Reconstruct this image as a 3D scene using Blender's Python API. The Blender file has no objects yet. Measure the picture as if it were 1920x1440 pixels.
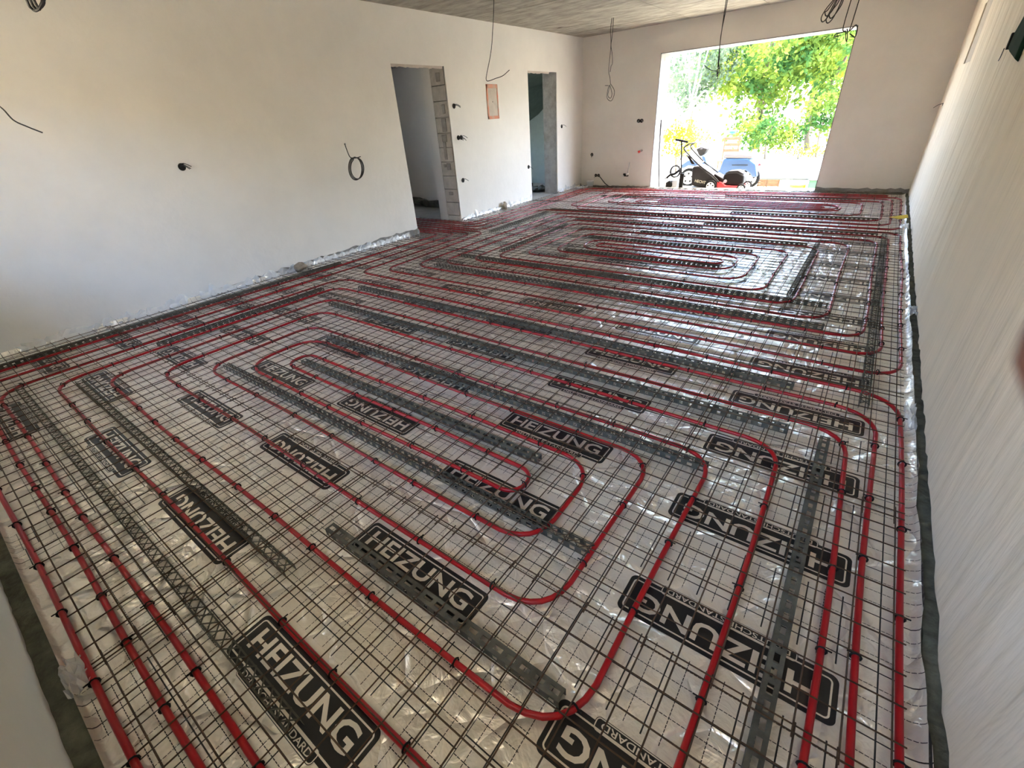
import bpy, bmesh, math, random
import numpy as np
from mathutils import Vector, Matrix
random.seed(7); rng = np.random.default_rng(7)
SC = bpy.context.scene
COL = SC.collection
PI = math.pi

# ------------------------------------------------------------------ camera, sky, sun, exposure
H = 1.44
cd = bpy.data.cameras.new('camera'); cam = bpy.data.objects.new('camera', cd); COL.objects.link(cam)
cd.sensor_fit = 'HORIZONTAL'; cd.sensor_width = 36.0; cd.lens = 835.182 / 1920 * 36.0
cd.clip_start = 0.005; cd.clip_end = 300
_r = Vector((0.80517767, 0.58965115, -0.06324897)); _u = Vector((-0.25793266, 0.44424167, 0.85797441)); _f = Vector((-0.53400343, 0.67450786, -0.50978376))
cam.matrix_world = Matrix(((_r.x, _u.x, -_f.x, 0), (_r.y, _u.y, -_f.y, 0), (_r.z, _u.z, -_f.z, H), (0, 0, 0, 1)))
cd.dof.use_dof = True; cd.dof.focus_distance = 4.0; cd.dof.aperture_fstop = cd.lens / 1.0
SC.camera = cam

world = bpy.data.worlds.new('world'); SC.world = world; world.use_nodes = True
wn = world.node_tree.nodes; wl_ = world.node_tree.links; wn.clear()
sky = wn.new('ShaderNodeTexSky'); sky.sky_type = 'NISHITA'; sky.sun_disc = False
sky.sun_elevation = math.radians(66); sky.sun_rotation = math.radians(50); sky.altitude = 200; sky.air_density = 1.0; sky.dust_density = 3.0; sky.ozone_density = 1.0
bg = wn.new('ShaderNodeBackground'); bg.inputs['Strength'].default_value = 0.7
wo = wn.new('ShaderNodeOutputWorld'); wl_.new(sky.outputs[0], bg.inputs['Color']); wl_.new(bg.outputs[0], wo.inputs[0])

sd = bpy.data.lights.new('sun', 'SUN'); sun = bpy.data.objects.new('sun', sd); COL.objects.link(sun)
sd.energy = 4.0; sd.angle = math.radians(0.6); sd.color = (1.0, 0.91, 0.77)
sun.rotation_euler = Vector((0.17, 0.14, 0.97)).to_track_quat('Z', 'Y').to_euler()
sun.location = (6, 14, 9)

def portal(name, loc, sx, sy, rot):
    ld = bpy.data.lights.new(name, 'AREA'); ld.shape = 'RECTANGLE'; ld.size = sx; ld.size_y = sy
    ld.cycles.is_portal = True
    o = bpy.data.objects.new(name, ld); COL.objects.link(o); o.location = loc; o.rotation_euler = rot
portal('window_portal', (-2.28, 10.49, 1.12), 3.02, 2.4, (-PI / 2, 0, 0))

SC.view_settings.view_transform = 'Standard'; SC.view_settings.look = 'None'; SC.view_settings.gamma = 1.0
SC.view_settings.use_curve_mapping = False
SC.view_settings.exposure = 3.0
SC.cycles.max_bounces = 6; SC.cycles.diffuse_bounces = 4; SC.cycles.glossy_bounces = 3; SC.cycles.transparent_max_bounces = 8
SC.cycles.sample_clamp_indirect = 6.0; SC.cycles.caustics_reflective = False; SC.cycles.caustics_refractive = False
SC.cycles.use_denoising = True; SC.cycles.use_adaptive_sampling = True; SC.cycles.adaptive_threshold = 0.12; SC.cycles.adaptive_min_samples = 16

# ------------------------------------------------------------------ materials
MATS = {}
def mat(name, col, rough=0.6, metal=0.0, var=0.0, vscale=8.0, bump=0.0, bscale=30.0, col2=None, spec=0.5, stretch=None, trans=0.0, alpha=1.0, bdist=0.01):
    if name in MATS: return MATS[name]
    m = bpy.data.materials.new(name); m.use_nodes = True; nt = m.node_tree; N = nt.nodes; Lk = nt.links
    b = N['Principled BSDF']; b.inputs['Roughness'].default_value = rough; b.inputs['Metallic'].default_value = metal
    b.inputs['Specular IOR Level'].default_value = spec
    b.inputs['Base Color'].default_value = (*col, 1)
    tc = N.new('ShaderNodeTexCoord'); src = tc.outputs['Object']
    if stretch:
        mp = N.new('ShaderNodeMapping'); mp.inputs['Scale'].default_value = stretch[0]; mp.inputs['Rotation'].default_value = stretch[1]
        Lk.new(src, mp.inputs['Vector']); src = mp.outputs['Vector']
    if var > 0 or col2:
        nz = N.new('ShaderNodeTexNoise'); nz.inputs['Scale'].default_value = vscale; nz.inputs['Detail'].default_value = 6; nz.inputs['Roughness'].default_value = 0.65
        Lk.new(src, nz.inputs['Vector'])
        mx = N.new('ShaderNodeMix'); mx.data_type = 'RGBA'
        c2 = col2 if col2 else tuple(max(0, c * (1 - var)) for c in col)
        mx.inputs['A'].default_value = (*c2, 1); mx.inputs['B'].default_value = (*col, 1)
        rp = N.new('ShaderNodeMapRange'); rp.inputs['From Min'].default_value = 0.35; rp.inputs['From Max'].default_value = 0.65
        Lk.new(nz.outputs['Fac'], rp.inputs['Value']); Lk.new(rp.outputs['Result'], mx.inputs['Factor']); Lk.new(mx.outputs['Result'], b.inputs['Base Color'])
    if bump > 0:
        n2 = N.new('ShaderNodeTexNoise'); n2.inputs['Scale'].default_value = bscale; n2.inputs['Detail'].default_value = 5
        Lk.new(src, n2.inputs['Vector'])
        bp = N.new('ShaderNodeBump'); bp.inputs['Strength'].default_value = bump; bp.inputs['Distance'].default_value = bdist
        Lk.new(n2.outputs['Fac'], bp.inputs['Height']); Lk.new(bp.outputs['Normal'], b.inputs['Normal'])
    if trans > 0:
        b.inputs['Transmission Weight'].default_value = trans
    if alpha < 1: b.inputs['Alpha'].default_value = alpha
    MATS[name] = m
    return m

mat('plaster', (0.81, 0.77, 0.715), 0.9, var=0.07, vscale=1.6, bump=0.25, bscale=14)
mat('plaster_trowelled', (0.84, 0.72, 0.57), 0.85, var=0.06, vscale=1.5, bump=1.0, bscale=1.5, bdist=0.05, stretch=((1.0, 3.2, 0.55), (math.radians(-5), 0, 0)))
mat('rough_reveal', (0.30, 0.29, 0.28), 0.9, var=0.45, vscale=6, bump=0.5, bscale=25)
mat('raw_concrete', (0.36, 0.34, 0.31), 0.95, var=0.35, vscale=9, bump=0.5, bscale=40)
mat('slab', (0.42, 0.39, 0.34), 0.95, var=0.25, vscale=5, bump=0.4, bscale=25)
mat('ceiling_concrete', (0.46, 0.42, 0.34), 0.9, col2=(0.25, 0.225, 0.18), vscale=3.2, bump=0.4, bscale=18, stretch=((1.0, 3.0, 1.0), (0, 0, 0.5)))
mat('aerated_block', (0.58, 0.54, 0.49), 0.95, var=0.25, vscale=7, bump=0.5, bscale=60)
mat('foam', (0.20, 0.205, 0.15), 0.9, col2=(0.085, 0.085, 0.06), vscale=14, bump=0.8, bscale=30)
mat('pipe', (0.43, 0.006, 0.012), 0.32, var=0.12, vscale=3)
mat('rebar', (0.055, 0.033, 0.018), 0.7, col2=(0.10, 0.05, 0.02), vscale=40, bump=0.3, bscale=200)
mat('galvanised', (0.14, 0.135, 0.105), 0.6, metal=0.0, spec=0.25, col2=(0.07, 0.066, 0.05), vscale=14)
mat('black_plastic', (0.013, 0.012, 0.011), 0.7, spec=0.2)
mat('black_wire', (0.025, 0.022, 0.02), 0.55)
mat('grey_wire', (0.30, 0.29, 0.28), 0.55)
mat('white_plastic', (0.80, 0.80, 0.78), 0.4)
mat('orange_primer', (0.75, 0.24, 0.14), 0.8, col2=(0.55, 0.40, 0.30), vscale=9)
mat('panel_plaster', (0.60, 0.52, 0.44), 0.9, var=0.15, vscale=9)
mat('film', (0.90, 0.90, 0.90), 0.3, spec=0.7, alpha=0.5, bump=0.6, bscale=40)
mat('rubble', (0.34, 0.27, 0.20), 0.95, var=0.3, vscale=12, bump=0.6, bscale=30)
mat('ground', (0.52, 0.48, 0.39), 0.95, col2=(0.40, 0.39, 0.27), vscale=0.9)
mat('bark', (0.16, 0.12, 0.08), 0.9, var=0.4, vscale=12)
mat('pale_bark', (0.62, 0.60, 0.55), 0.9, var=0.3, vscale=12)
mat('yellow', (0.55, 0.40, 0.02), 0.6)
mat('red_paint', (0.50, 0.015, 0.02), 0.35)
mat('blue_paint', (0.022, 0.055, 0.12), 0.35)
mat('grey_seat', (0.12, 0.11, 0.11), 0.6)
mat('light_metal', (0.62, 0.62, 0.62), 0.35, metal=0.6)
mat('dark_metal', (0.020, 0.018, 0.016), 0.8, spec=0.15)
mat('rubber', (0.012, 0.012, 0.012), 0.9, spec=0.1)
mat('mint', (0.10, 0.22, 0.15), 0.8, spec=0.1)
mat('grey_board', (0.11, 0.125, 0.12), 0.8, spec=0.1)
mat('tan_wood', (0.17, 0.09, 0.04), 0.8, var=0.3, vscale=10)
mat('teal', (0.02, 0.16, 0.14), 0.7)
mat('dark_green', (0.010, 0.028, 0.018), 0.9, spec=0.05)
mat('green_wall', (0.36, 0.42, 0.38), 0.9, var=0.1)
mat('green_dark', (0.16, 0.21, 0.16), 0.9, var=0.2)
mat('ink', (0.016, 0.015, 0.014), 0.30, bump=0.25, bscale=9)
mat('cloth_black', (0.035, 0.033, 0.032), 0.85, var=0.3, vscale=9)
mat('cream', (0.72, 0.68, 0.52), 0.6)
mat('skin', (0.065, 0.022, 0.013), 0.7, var=0.15, vscale=60)

def nodes_of(m): return m.node_tree.nodes, m.node_tree.links
def foil_mat(name, phase):
    """aluminised foil with its printed grid: solid lines every 10 cm, dashed ones between, left out round the print panels"""
    m = bpy.data.materials.new(name); m.use_nodes = True; N, Lk = nodes_of(m)
    b = N['Principled BSDF']
    tc = N.new('ShaderNodeTexCoord'); sp = N.new('ShaderNodeSeparateXYZ'); Lk.new(tc.outputs['Object'], sp.inputs[0])
    def mth(op, a, c=None, d=None):
        n = N.new('ShaderNodeMath'); n.operation = op
        for i, v in enumerate((a, c, d)):
            if v is None: continue
            if isinstance(v, (int, float)): n.inputs[i].default_value = v
            else: Lk.new(v, n.inputs[i])
        return n.outputs[0]
    X, Y = sp.outputs[0], sp.outputs[1]
    def line(c, per, off, w):   # 1 where within w of a multiple
        t = mth('PINGPONG', mth('ADD', c, off), per / 2)
        return mth('LESS_THAN', t, w)
    dash = lambda c: mth('LESS_THAN', mth('PINGPONG', c, 0.006), 0.0048)
    solid = mth('MAXIMUM', line(X, 0.1, 0.0, 0.0021), line(Y, 0.2, phase, 0.0019))
    thin = mth('MAXIMUM', mth('MULTIPLY', line(X, 0.1, 0.05, 0.0012), dash(Y)), mth('MULTIPLY', line(Y, 0.05, phase, 0.0012), dash(X)))
    lines = mth('MAXIMUM', solid, thin)
    yy = mth('PINGPONG', mth('SUBTRACT', Y, phase), 0.245)
    inx = mth('LESS_THAN', mth('ABSOLUTE', X), 0.345); iny = mth('LESS_THAN', yy, 0.115)
    lines = mth('MULTIPLY', lines, mth('SUBTRACT', 1.0, mth('MULTIPLY', inx, iny)))
    mx = N.new('ShaderNodeMix'); mx.data_type = 'RGBA'; mx.inputs['A'].default_value = (0.95, 0.895, 0.80, 1); mx.inputs['B'].default_value = (0.02, 0.018, 0.016, 1)
    Lk.new(lines, mx.inputs['Factor']); Lk.new(mx.outputs['Result'], b.inputs['Base Color'])
    Lk.new(mth('MULTIPLY', mth('SUBTRACT', 1.0, lines), 0.58), b.inputs['Metallic'])
    b.inputs['Roughness'].default_value = 0.30
    n1 = N.new('ShaderNodeTexNoise'); n1.inputs['Scale'].default_value = 4.0; n1.inputs['Detail'].default_value = 4; n1.inputs['Distortion'].default_value = 1.6
    n2 = N.new('ShaderNodeTexVoronoi'); n2.feature = 'DISTANCE_TO_EDGE'; n2.inputs['Scale'].default_value = 6.0
    n3 = N.new('ShaderNodeTexNoise'); n3.inputs['Scale'].default_value = 3.0
    mp = N.new('ShaderNodeMix'); mp.data_type = 'VECTOR'; mp.inputs['Factor'].default_value = 0.25
    Lk.new(tc.outputs['Object'], n1.inputs['Vector']); Lk.new(tc.outputs['Object'], n3.inputs['Vector'])
    Lk.new(tc.outputs['Object'], mp.inputs['A']); Lk.new(n3.outputs['Color'], mp.inputs['B']); Lk.new(mp.outputs['Result'], n2.inputs['Vector'])
    cr = mth('SMOOTH_MIN', n2.outputs['Distance'], 0.08, 0.05)
    n4 = N.new('ShaderNodeTexNoise'); n4.inputs['Scale'].default_value = 17; n4.inputs['Detail'].default_value = 3; n4.inputs['Distortion'].default_value = 2.0
    Lk.new(tc.outputs['Object'], n4.inputs['Vector'])
    hgt = mth('ADD', mth('ADD', n1.outputs['Fac'], mth('MULTIPLY', n4.outputs['Fac'], 0.22)), mth('MULTIPLY', cr, 3.0))
    bp = N.new('ShaderNodeBump'); bp.inputs['Strength'].default_value = 0.9; bp.inputs['Distance'].default_value = 0.028
    Lk.new(hgt, bp.inputs['Height']); Lk.new(bp.outputs['Normal'], b.inputs['Normal'])
    MATS[name] = m
    return m

def leaf_mat(name, c1, c2, tr=0.5):
    m = bpy.data.materials.new(name); m.use_nodes = True; N, Lk = nodes_of(m)
    out = N['Material Output']; N.remove(N['Principled BSDF'])
    tc = N.new('ShaderNodeTexCoord'); nz = N.new('ShaderNodeTexNoise'); nz.inputs['Scale'].default_value = 1.3; nz.inputs['Detail'].default_value = 5
    Lk.new(tc.outputs['Object'], nz.inputs['Vector'])
    mx = N.new('ShaderNodeMix'); mx.data_type = 'RGBA'; mx.inputs['A'].default_value = (*c1, 1); mx.inputs['B'].default_value = (*c2, 1)
    rp = N.new('ShaderNodeMapRange'); rp.inputs['From Min'].default_value = 0.4; rp.inputs['From Max'].default_value = 0.6
    Lk.new(nz.outputs['Fac'], rp.inputs['Value']); Lk.new(rp.outputs['Result'], mx.inputs['Factor'])
    d = N.new('ShaderNodeBsdfDiffuse'); t = N.new('ShaderNodeBsdfTranslucent'); ms = N.new('ShaderNodeMixShader'); ms.inputs[0].default_value = tr
    Lk.new(mx.outputs['Result'], d.inputs[0]); Lk.new(mx.outputs['Result'], t.inputs[0]); Lk.new(d.outputs[0], ms.inputs[1]); Lk.new(t.outputs[0], ms.inputs[2]); Lk.new(ms.outputs[0], out.inputs[0])
    MATS[name] = m
leaf_mat('leaf_green', (0.045, 0.11, 0.030), (0.22, 0.29, 0.045))
leaf_mat('leaf_yellow', (0.20, 0.25, 0.02), (0.36, 0.36, 0.05))
leaf_mat('leaf_grey', (0.07, 0.10, 0.06), (0.15, 0.19, 0.11))

# ------------------------------------------------------------------ mesh helpers
class MB:
    """collects vertices and faces of one part"""
    def __init__(s): s.v = []; s.f = []
    def add(s, v, f):
        k = len(s.v); s.v += [tuple(p) for p in v]; s.f += [tuple(i + k for i in q) for q in f]; return s
    def box(s, x0, x1, y0, y1, z0, z1, M=None):
        v = [(x, y, z) for z in (z0, z1) for y in (y0, y1) for x in (x0, x1)]
        if M: v = [tuple(M @ Vector(p)) for p in v]
        return s.add(v, [(0, 2, 3, 1), (4, 5, 7, 6), (0, 1, 5, 4), (2, 6, 7, 3), (0, 4, 6, 2), (1, 3, 7, 5)])
    def tube(s, pts, r, n=8, cap=True, closed=False):
        pts = [Vector(p) for p in pts]; m = len(pts); rr = r if isinstance(r, (list, tuple)) else [r] * m
        up = None; rings = []
        for i, p in enumerate(pts):
            if closed: t = pts[(i + 1) % m] - pts[i - 1]
            else: t = pts[min(i + 1, m - 1)] - pts[max(i - 1, 0)]
            t.normalize()
            if up is None: up = Vector((0, 0, 1)) if abs(t.z) < 0.9 else Vector((1, 0, 0))
            a = t.cross(up)
            if a.length < 1e-6: a = t.cross(Vector((0.3, 0.7, 0.2)))
            a.normalize(); up = a.cross(t).normalized()
            rings.append([p + rr[i] * (math.cos(q) * a + math.sin(q) * up) for q in [2 * PI * j / n for j in range(n)]])
        v = [q for rg in rings for q in rg]; f = []
        for i in range(m if closed else m - 1):
            i2 = (i + 1) % m
            for j in range(n): f.append((i * n + j, i * n + (j + 1) % n, i2 * n + (j + 1) % n, i2 * n + j))
        if cap and not closed: f.append(tuple(range(n - 1, -1, -1))); f.append(tuple((m - 1) * n + j for j in range(n)))
        return s.add(v, f)
    def lathe(s, prof, c=(0, 0, 0), axis='z', n=20):
        v = []; f = []
        for r, h in prof:
            for j in range(n):
                q = 2 * PI * j / n; a, b = r * math.cos(q), r * math.sin(q)
                p = (a, b, h) if axis == 'z' else ((a, h, b) if axis == 'y' else (h, a, b))
                v.append((p[0] + c[0], p[1] + c[1], p[2] + c[2]))
        for i in range(len(prof) - 1):
            for j in range(n): f.append((i * n + j, i * n + (j + 1) % n, (i + 1) * n + (j + 1) % n, (i + 1) * n + j))
        f.append(tuple(range(n - 1, -1, -1))); f.append(tuple((len(prof) - 1) * n + j for j in range(n)))
        return s.add(v, f)
    def prism(s, poly, y0, y1):
        """polygon in x,z pushed from y0 to y1"""
        n = len(poly); v = [(x, y0, z) for x, z in poly] + [(x, y1, z) for x, z in poly]
        return s.add(v, [tuple(range(n)), tuple(range(2 * n - 1, n - 1, -1))] + [(i, i + n, (i + 1) % n + n, (i + 1) % n) for i in range(n)])
    def sphere(s, c, r, sc=(1, 1, 1), n=12, m=8):
        prof = [(r * math.sin(PI * i / m), -r * math.cos(PI * i / m)) for i in range(m + 1)]
        prof[0] = (1e-4, -r); prof[-1] = (1e-4, r)
        k = len(s.v); s.lathe(prof, (0, 0, 0), 'z', n)
        s.v[k:] = [(c[0] + p[0] * sc[0], c[1] + p[1] * sc[1], c[2] + p[2] * sc[2]) for p in s.v[k:]]
        return s
    def mesh(s, name, smooth=False):
        me = bpy.data.meshes.new(name); me.from_pydata(s.v, [], s.f); me.update()
        bm = bmesh.new(); bm.from_mesh(me); bmesh.ops.recalc_face_normals(bm, faces=bm.faces); bm.to_mesh(me); bm.free()
        if smooth: me.polygons.foreach_set('use_smooth', [True] * len(me.polygons))
        return me
    def obj(s, name, m, parent=None, smooth=False, bevel=0):
        o = link(name, s.mesh(name, smooth), m, parent)
        if bevel:
            md = o.modifiers.new('b', 'BEVEL'); md.width = bevel; md.segments = 2; md.limit_method = 'ANGLE'
        return o
def link(name, me, m=None, parent=None):
    o = bpy.data.objects.new(name, me); COL.objects.link(o)
    if m is not None and me is not None and len(me.materials) == 0: me.materials.append(MATS[m])
    if parent is not None: o.parent = parent
    return o
def empty(name, loc=(0, 0, 0), rz=0):
    o = bpy.data.objects.new(name, None); COL.objects.link(o); o.location = loc; o.rotation_euler = (0, 0, rz); o.empty_display_size = 0.1; return o
def tag(o, label, cat=None, group=None, kind=None):
    o['label'] = label
    if cat: o['category'] = cat
    if group: o['group'] = group
    if kind: o['kind'] = kind
    return o
def struct(o, label=None):
    o['kind'] = 'structure'
    if label: o['label'] = label
    return o
def smooth_pts(pts, k=6):
    """Catmull-Rom through 3-D points"""
    p = [np.array(q, float) for q in pts]; p = [2 * p[0] - p[1]] + p + [2 * p[-1] - p[-2]]; out = []
    for i in range(1, len(p) - 2):
        for t in np.linspace(0, 1, k, endpoint=False):
            a, b, c, d = p[i - 1], p[i], p[i + 1], p[i + 2]
            out.append(0.5 * (2 * b + (c - a) * t + (2 * a - 5 * b + 4 * c - d) * t * t + (3 * b - a - 3 * c + d) * t ** 3))
    out.append(p[-2]); return out
ORD = ['zeroth', 'first', 'second', 'third', 'fourth', 'fifth', 'sixth', 'seventh', 'eighth', 'ninth', 'tenth', 'eleventh', 'twelfth', 'thirteenth', 'fourteenth', 'fifteenth', 'sixteenth', 'seventeenth', 'eighteenth', 'nineteenth', 'twentieth']

# ------------------------------------------------------------------ the shell
XL, XR, YB, YN, ZC = -5.431, 0.516, 9.992, -0.35, 2.763
D1L, D1R, D2L, D2R, DH = 4.816, 5.818, 7.960, 8.942, 2.163
WL, WR, WT = -3.793, -0.772, 2.325

fl = MB().box(XL - 0.33, XR + 0.3, YN - 0.3, YB + 0.5, -0.30, -0.012)
floor = struct(fl.obj('floor', 'slab'), 'bare concrete floor slab under the foil')

def plaster_piece(mb, a0, a1, zb, zt, plane, face, th, jag):
    """a plaster skin on a wall: a0..a1 along the wall, irregular lower edge zb(a), front face at `face`, th thick"""
    n = max(1, int(abs(a1 - a0) / 0.06)) if jag else 1
    v = []; f = []
    for i in range(n + 1):
        a = a0 + (a1 - a0) * i / n
        z0 = zb(a) if callable(zb) else zb
        if jag: z0 = max(0.002, z0 + rng.normal(0, jag))
        for d in (face, face + th):
            for z in (z0, zt):
                v.append((d, a, z) if plane == 'x' else (a, d, z))
    for i in range(n):
        b = i * 4; c = b + 4
        f += [(b, b + 1, c + 1, c), (b + 2, c + 2, c + 3, b + 3), (b, c, c + 2, b + 2), (b + 1, b + 3, c + 3, c + 1)]
    f += [(0, 2, 3, 1), (4 * n, 4 * n + 1, 4 * n + 3, 4 * n + 2)]
    mb.add(v, f)
LT = 0.32      # left wall thickness
wb = MB()
for y0, y1 in ((YN - 0.3, D1L), (D1R + 0.03, D2L), (D2R, YB + 0.5)): wb.box(XL - LT, XL - 0.014, y0, y1, -0.3, ZC)
for y0, y1 in ((D1L, D1R + 0.03), (D2L, D2R)): wb.box(XL - LT, XL - 0.014, y0, y1, DH + 0.01, ZC)
wall_left = struct(wb.obj('wall_left', 'raw_concrete'), 'long plastered wall with two bare doorways')
base_l = lambda y: float(np.interp(y, [-0.3, 0.66, 1.4, 2.6, 4.0, 4.8, 5.8, 8, 10], [0.03, 0.035, 0.045, 0.07, 0.10, 0.10, 0.05, 0.05, 0.06]))
pl = MB()
plaster_piece(pl, YN, D1L, base_l, ZC, 'x', XL, -0.014, 0.010)
plaster_piece(pl, D1R, D2L, base_l, ZC, 'x', XL, -0.014, 0.010)
plaster_piece(pl, D2R, YB, base_l, ZC, 'x', XL, -0.014, 0.012)
plaster_piece(pl, D1L, D1R, DH, ZC, 'x', XL, -0.014, 0)
plaster_piece(pl, D2L, D2R, DH, ZC, 'x', XL, -0.014, 0)
pl.obj('plaster_layer', 'plaster', wall_left)
# ragged mortar under the two door heads
for (y0, y1) in ((D1L + 0.01, D1R - 0.02), (D2L + 0.01, D2R - 0.25)):
    m_ = MB(); n = 26
    v = []; f = []
    for i in range(n + 1):
        y = y0 + (y1 - y0) * i / n; d = 0.022 + 0.016 * rng.random()
        v += [(XL - 0.004, y, DH + 0.004), (XL - 0.004 - 0.05, y, DH + 0.004), (XL - 0.02, y, DH - d), (XL - 0.075, y, DH - d * 0.6)]
    for i in range(n):
        b = i * 4; c = b + 4
        f += [(b, c, c + 2, b + 2), (b + 2, c + 2, c + 3, b + 3), (b + 1, b + 3, c + 3, c + 1), (b, b + 1, c + 1, c)]
    m_.add(v, f); m_.obj('mortar_edge', 'panel_plaster', wall_left)
# the aerated blocks showing in the first door jamb
zs = [0.0, 0.10, 0.306, 0.513, 0.712, 0.917, 1.121, 1.322, 1.531, 1.742, 1.941, 2.16]
for i in range(len(zs) - 1):
    dx = 0.006 * rng.random(); dy = 0.005 * rng.random()
    MB().box(XL - 0.30, XL - 0.016 - dx, D1R - 0.004 - dy, D1R + 0.04, zs[i] + 0.005, zs[i + 1] - 0.005).obj('block', 'aerated_block', wall_left, bevel=0.004)
sm = MB()   # mortar smears on the blocks
for z0, z1, xo in ((1.58, 1.70, 0.10), (1.34, 1.52, 0.13), (1.20, 1.30, 0.16), (0.95, 1.2, 0.17), (0.80, 0.90, 0.14), (0.42, 0.47, 0.16), (1.99, 2.10, 0.14), (0.84, 0.88, 0.22)):
    w = 0.025 + 0.03 * rng.random()
    sm.box(XL - xo - w, XL - xo + w, D1R - 0.0135, D1R, z0, z1)
sm.obj('mortar_smear', 'raw_concrete', wall_left, bevel=0.006)
# door 2 jamb lining
MB().box(XL - LT, XL - 0.016, D2R - 0.004, D2R + 0.02, 0, DH).obj('jamb_render', 'raw_concrete', wall_left)

# right wall
wr = MB().box(XR + 0.014, XR + 0.3, YN - 0.3, YB + 0.5, -0.3, ZC)
wall_right = struct(wr.obj('wall_right', 'raw_concrete'), 'trowelled wall along the side')
pr = MB()
SY0, SY1, SZ0, SZ1 = 7.70, 8.50, 1.665, 2.23     # shallow chase cut in the plaster
jag = 0.008
plaster_piece(pr, YN, SY0, lambda y: 0.022, ZC, 'x', XR, 0.014, jag)
plaster_piece(pr, SY1, YB, lambda y: 0.022, ZC, 'x', XR, 0.014, jag)
plaster_piece(pr, SY0, SY1, lambda y: 0.022, SZ0, 'x', XR, 0.014, jag)
plaster_piece(pr, SY0, SY1, SZ1, ZC, 'x', XR, 0.014, 0)
pr.obj('plaster_layer', 'plaster_trowelled', wall_right)
MB().box(XR + 0.0125, XR + 0.016, SY0, SY1, SZ0, SZ1).obj('recess_back', 'panel_plaster', wall_right)

# near wall; the openings behind the camera are added to let in fill light
NY = YN - 0.3
OZ0, OZ1 = 1.05, 2.25
FILL_OPEN = ((-4.4, -2.6), (-1.25, 0.05))
wn_ = MB(); xp = XL - LT
for x0, x1 in FILL_OPEN:
    wn_.box(xp, x0, NY, YN, -0.3, ZC); wn_.box(x0, x1, NY, YN, -0.3, OZ0); wn_.box(x0, x1, NY, YN, OZ1, ZC); xp = x1
    portal('fill_opening_portal', ((x0 + x1) / 2, NY + 0.01, (OZ0 + OZ1) / 2), x1 - x0, OZ1 - OZ0, (PI / 2, 0, 0))
wn_.box(xp, XR + 0.3, NY, YN, -0.3, ZC)
wall_near = struct(wn_.obj('wall_near', 'plaster'), 'plastered near wall at the corner of the picture')
mat('bounce_ochre', (0.60, 0.49, 0.32), 0.9, var=0.1, vscale=2)
struct(MB().box(-12, 8, -5.2, -5.0, -0.5, 3.2).obj('wall_bounce', 'bounce_ochre'), 'added ochre wall out of view, bouncing warm light to the near openings')  # unseen wall, added to hide blue sky and bounce warm light indoors
struct(MB().box(XL - LT, XR + 0.3, NY - 1.0, NY, ZC, ZC + 0.15).obj('roof_sky_blocker', 'raw_concrete'), 'added slab out of view, blocking sky light above the near openings')  # unseen slab, put in to keep blue sky light off the near floor

# back wall with the big opening
bw = MB()
BT = 0.5
for a in ((XL - LT, WL, -0.3, ZC), (WR, XR + 0.3, -0.3, ZC), (WL, WR, WT, ZC)): bw.box(a[0], a[1], YB + 0.014, YB + BT, a[2], a[3])
wall_back = struct(bw.obj('wall_back', 'raw_concrete'), 'end wall with the large unglazed opening')
pb = MB()
plaster_piece(pb, XL, WL, lambda x: 0.03, ZC, 'y', YB, 0.014, 0.006)
plaster_piece(pb, WR, XR, lambda x: 0.075, ZC, 'y', YB, 0.014, 0.010)
plaster_piece(pb, WL, WR, WT, ZC, 'y', YB, 0.014, 0)
pb.obj('plaster_layer', 'plaster', wall_back)
rv = MB()      # plastered reveals of the opening
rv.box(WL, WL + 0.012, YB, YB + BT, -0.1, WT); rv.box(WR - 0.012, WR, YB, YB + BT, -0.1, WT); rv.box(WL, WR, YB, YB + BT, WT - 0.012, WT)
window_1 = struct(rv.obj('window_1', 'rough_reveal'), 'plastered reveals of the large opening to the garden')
MB().box(WL, WR, YB - 0.12, YB + BT + 0.1, -0.11, -0.06).obj('threshold', 'slab', window_1)

# ceiling slab, cast on shuttering boards
ce = MB().box(XL - LT, XR + 0.3, YN - 0.3, YB + BT, ZC + 0.012, ZC + 0.25)
ceiling = struct(ce.obj('ceiling', 'raw_concrete'), 'raw concrete ceiling with board imprints')
bx = [XL, -4.55, -3.3, -2.05, -0.8, 0.0, XR]; by = [YN, 1.2, 3.1, 5.0, 6.6, 7.6, 8.6, 9.3, YB]
for i in range(len(bx) - 1):
    for j in range(len(by) - 1):
        dz = 0.004 * rng.random()
        MB().box(bx[i] + 0.004, bx[i + 1] - 0.004, by[j] + 0.004, by[j + 1] - 0.004, ZC - dz, ZC + 0.013).obj('shuttering_panel', 'ceiling_concrete', ceiling)

# rooms behind the doorways
AX = -8.4
rm = MB()
rm.box(AX, XL - LT, 3.2, 11.0, -0.3, -0.02)
struct(rm.obj('floor_beyond_doors', 'slab'), 'dark floor of the rooms behind the doorways')
r2 = MB(); r2.box(AX, XL - LT, 7.06, 7.22, -0.02, ZC); r2.box(AX, XL - LT, 3.05, 3.2, -0.02, ZC)
struct(r2.obj('wall_partition', 'plaster'), 'white wall seen through the first doorway')
r3 = MB(); r3.box(AX, XL - LT, 10.5, 10.65, -0.02, ZC)
struct(r3.obj('wall_stairs', 'green_wall'), 'dim greenish wall seen through the second doorway')
r4 = MB()  # outer wall; its two unseen openings are added to brighten these rooms
for a in ((3.05, 4.7, -0.3, ZC), (5.2, 7.4, -0.3, ZC), (8.6, 11, -0.3, ZC), (4.7, 5.2, -0.3, 1.2), (7.4, 8.6, -0.3, 0.8), (4.7, 5.2, 2.2, ZC), (7.4, 8.6, 2.2, ZC)): r4.box(AX - 0.2, AX, a[0], a[1], a[2], a[3])
struct(r4.obj('wall_outer', 'plaster'), 'outer wall of the rooms behind the doorways')
r5 = MB(); r5.box(AX, XL - LT, 3.05, 10.65, 2.42, 2.6)
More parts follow.
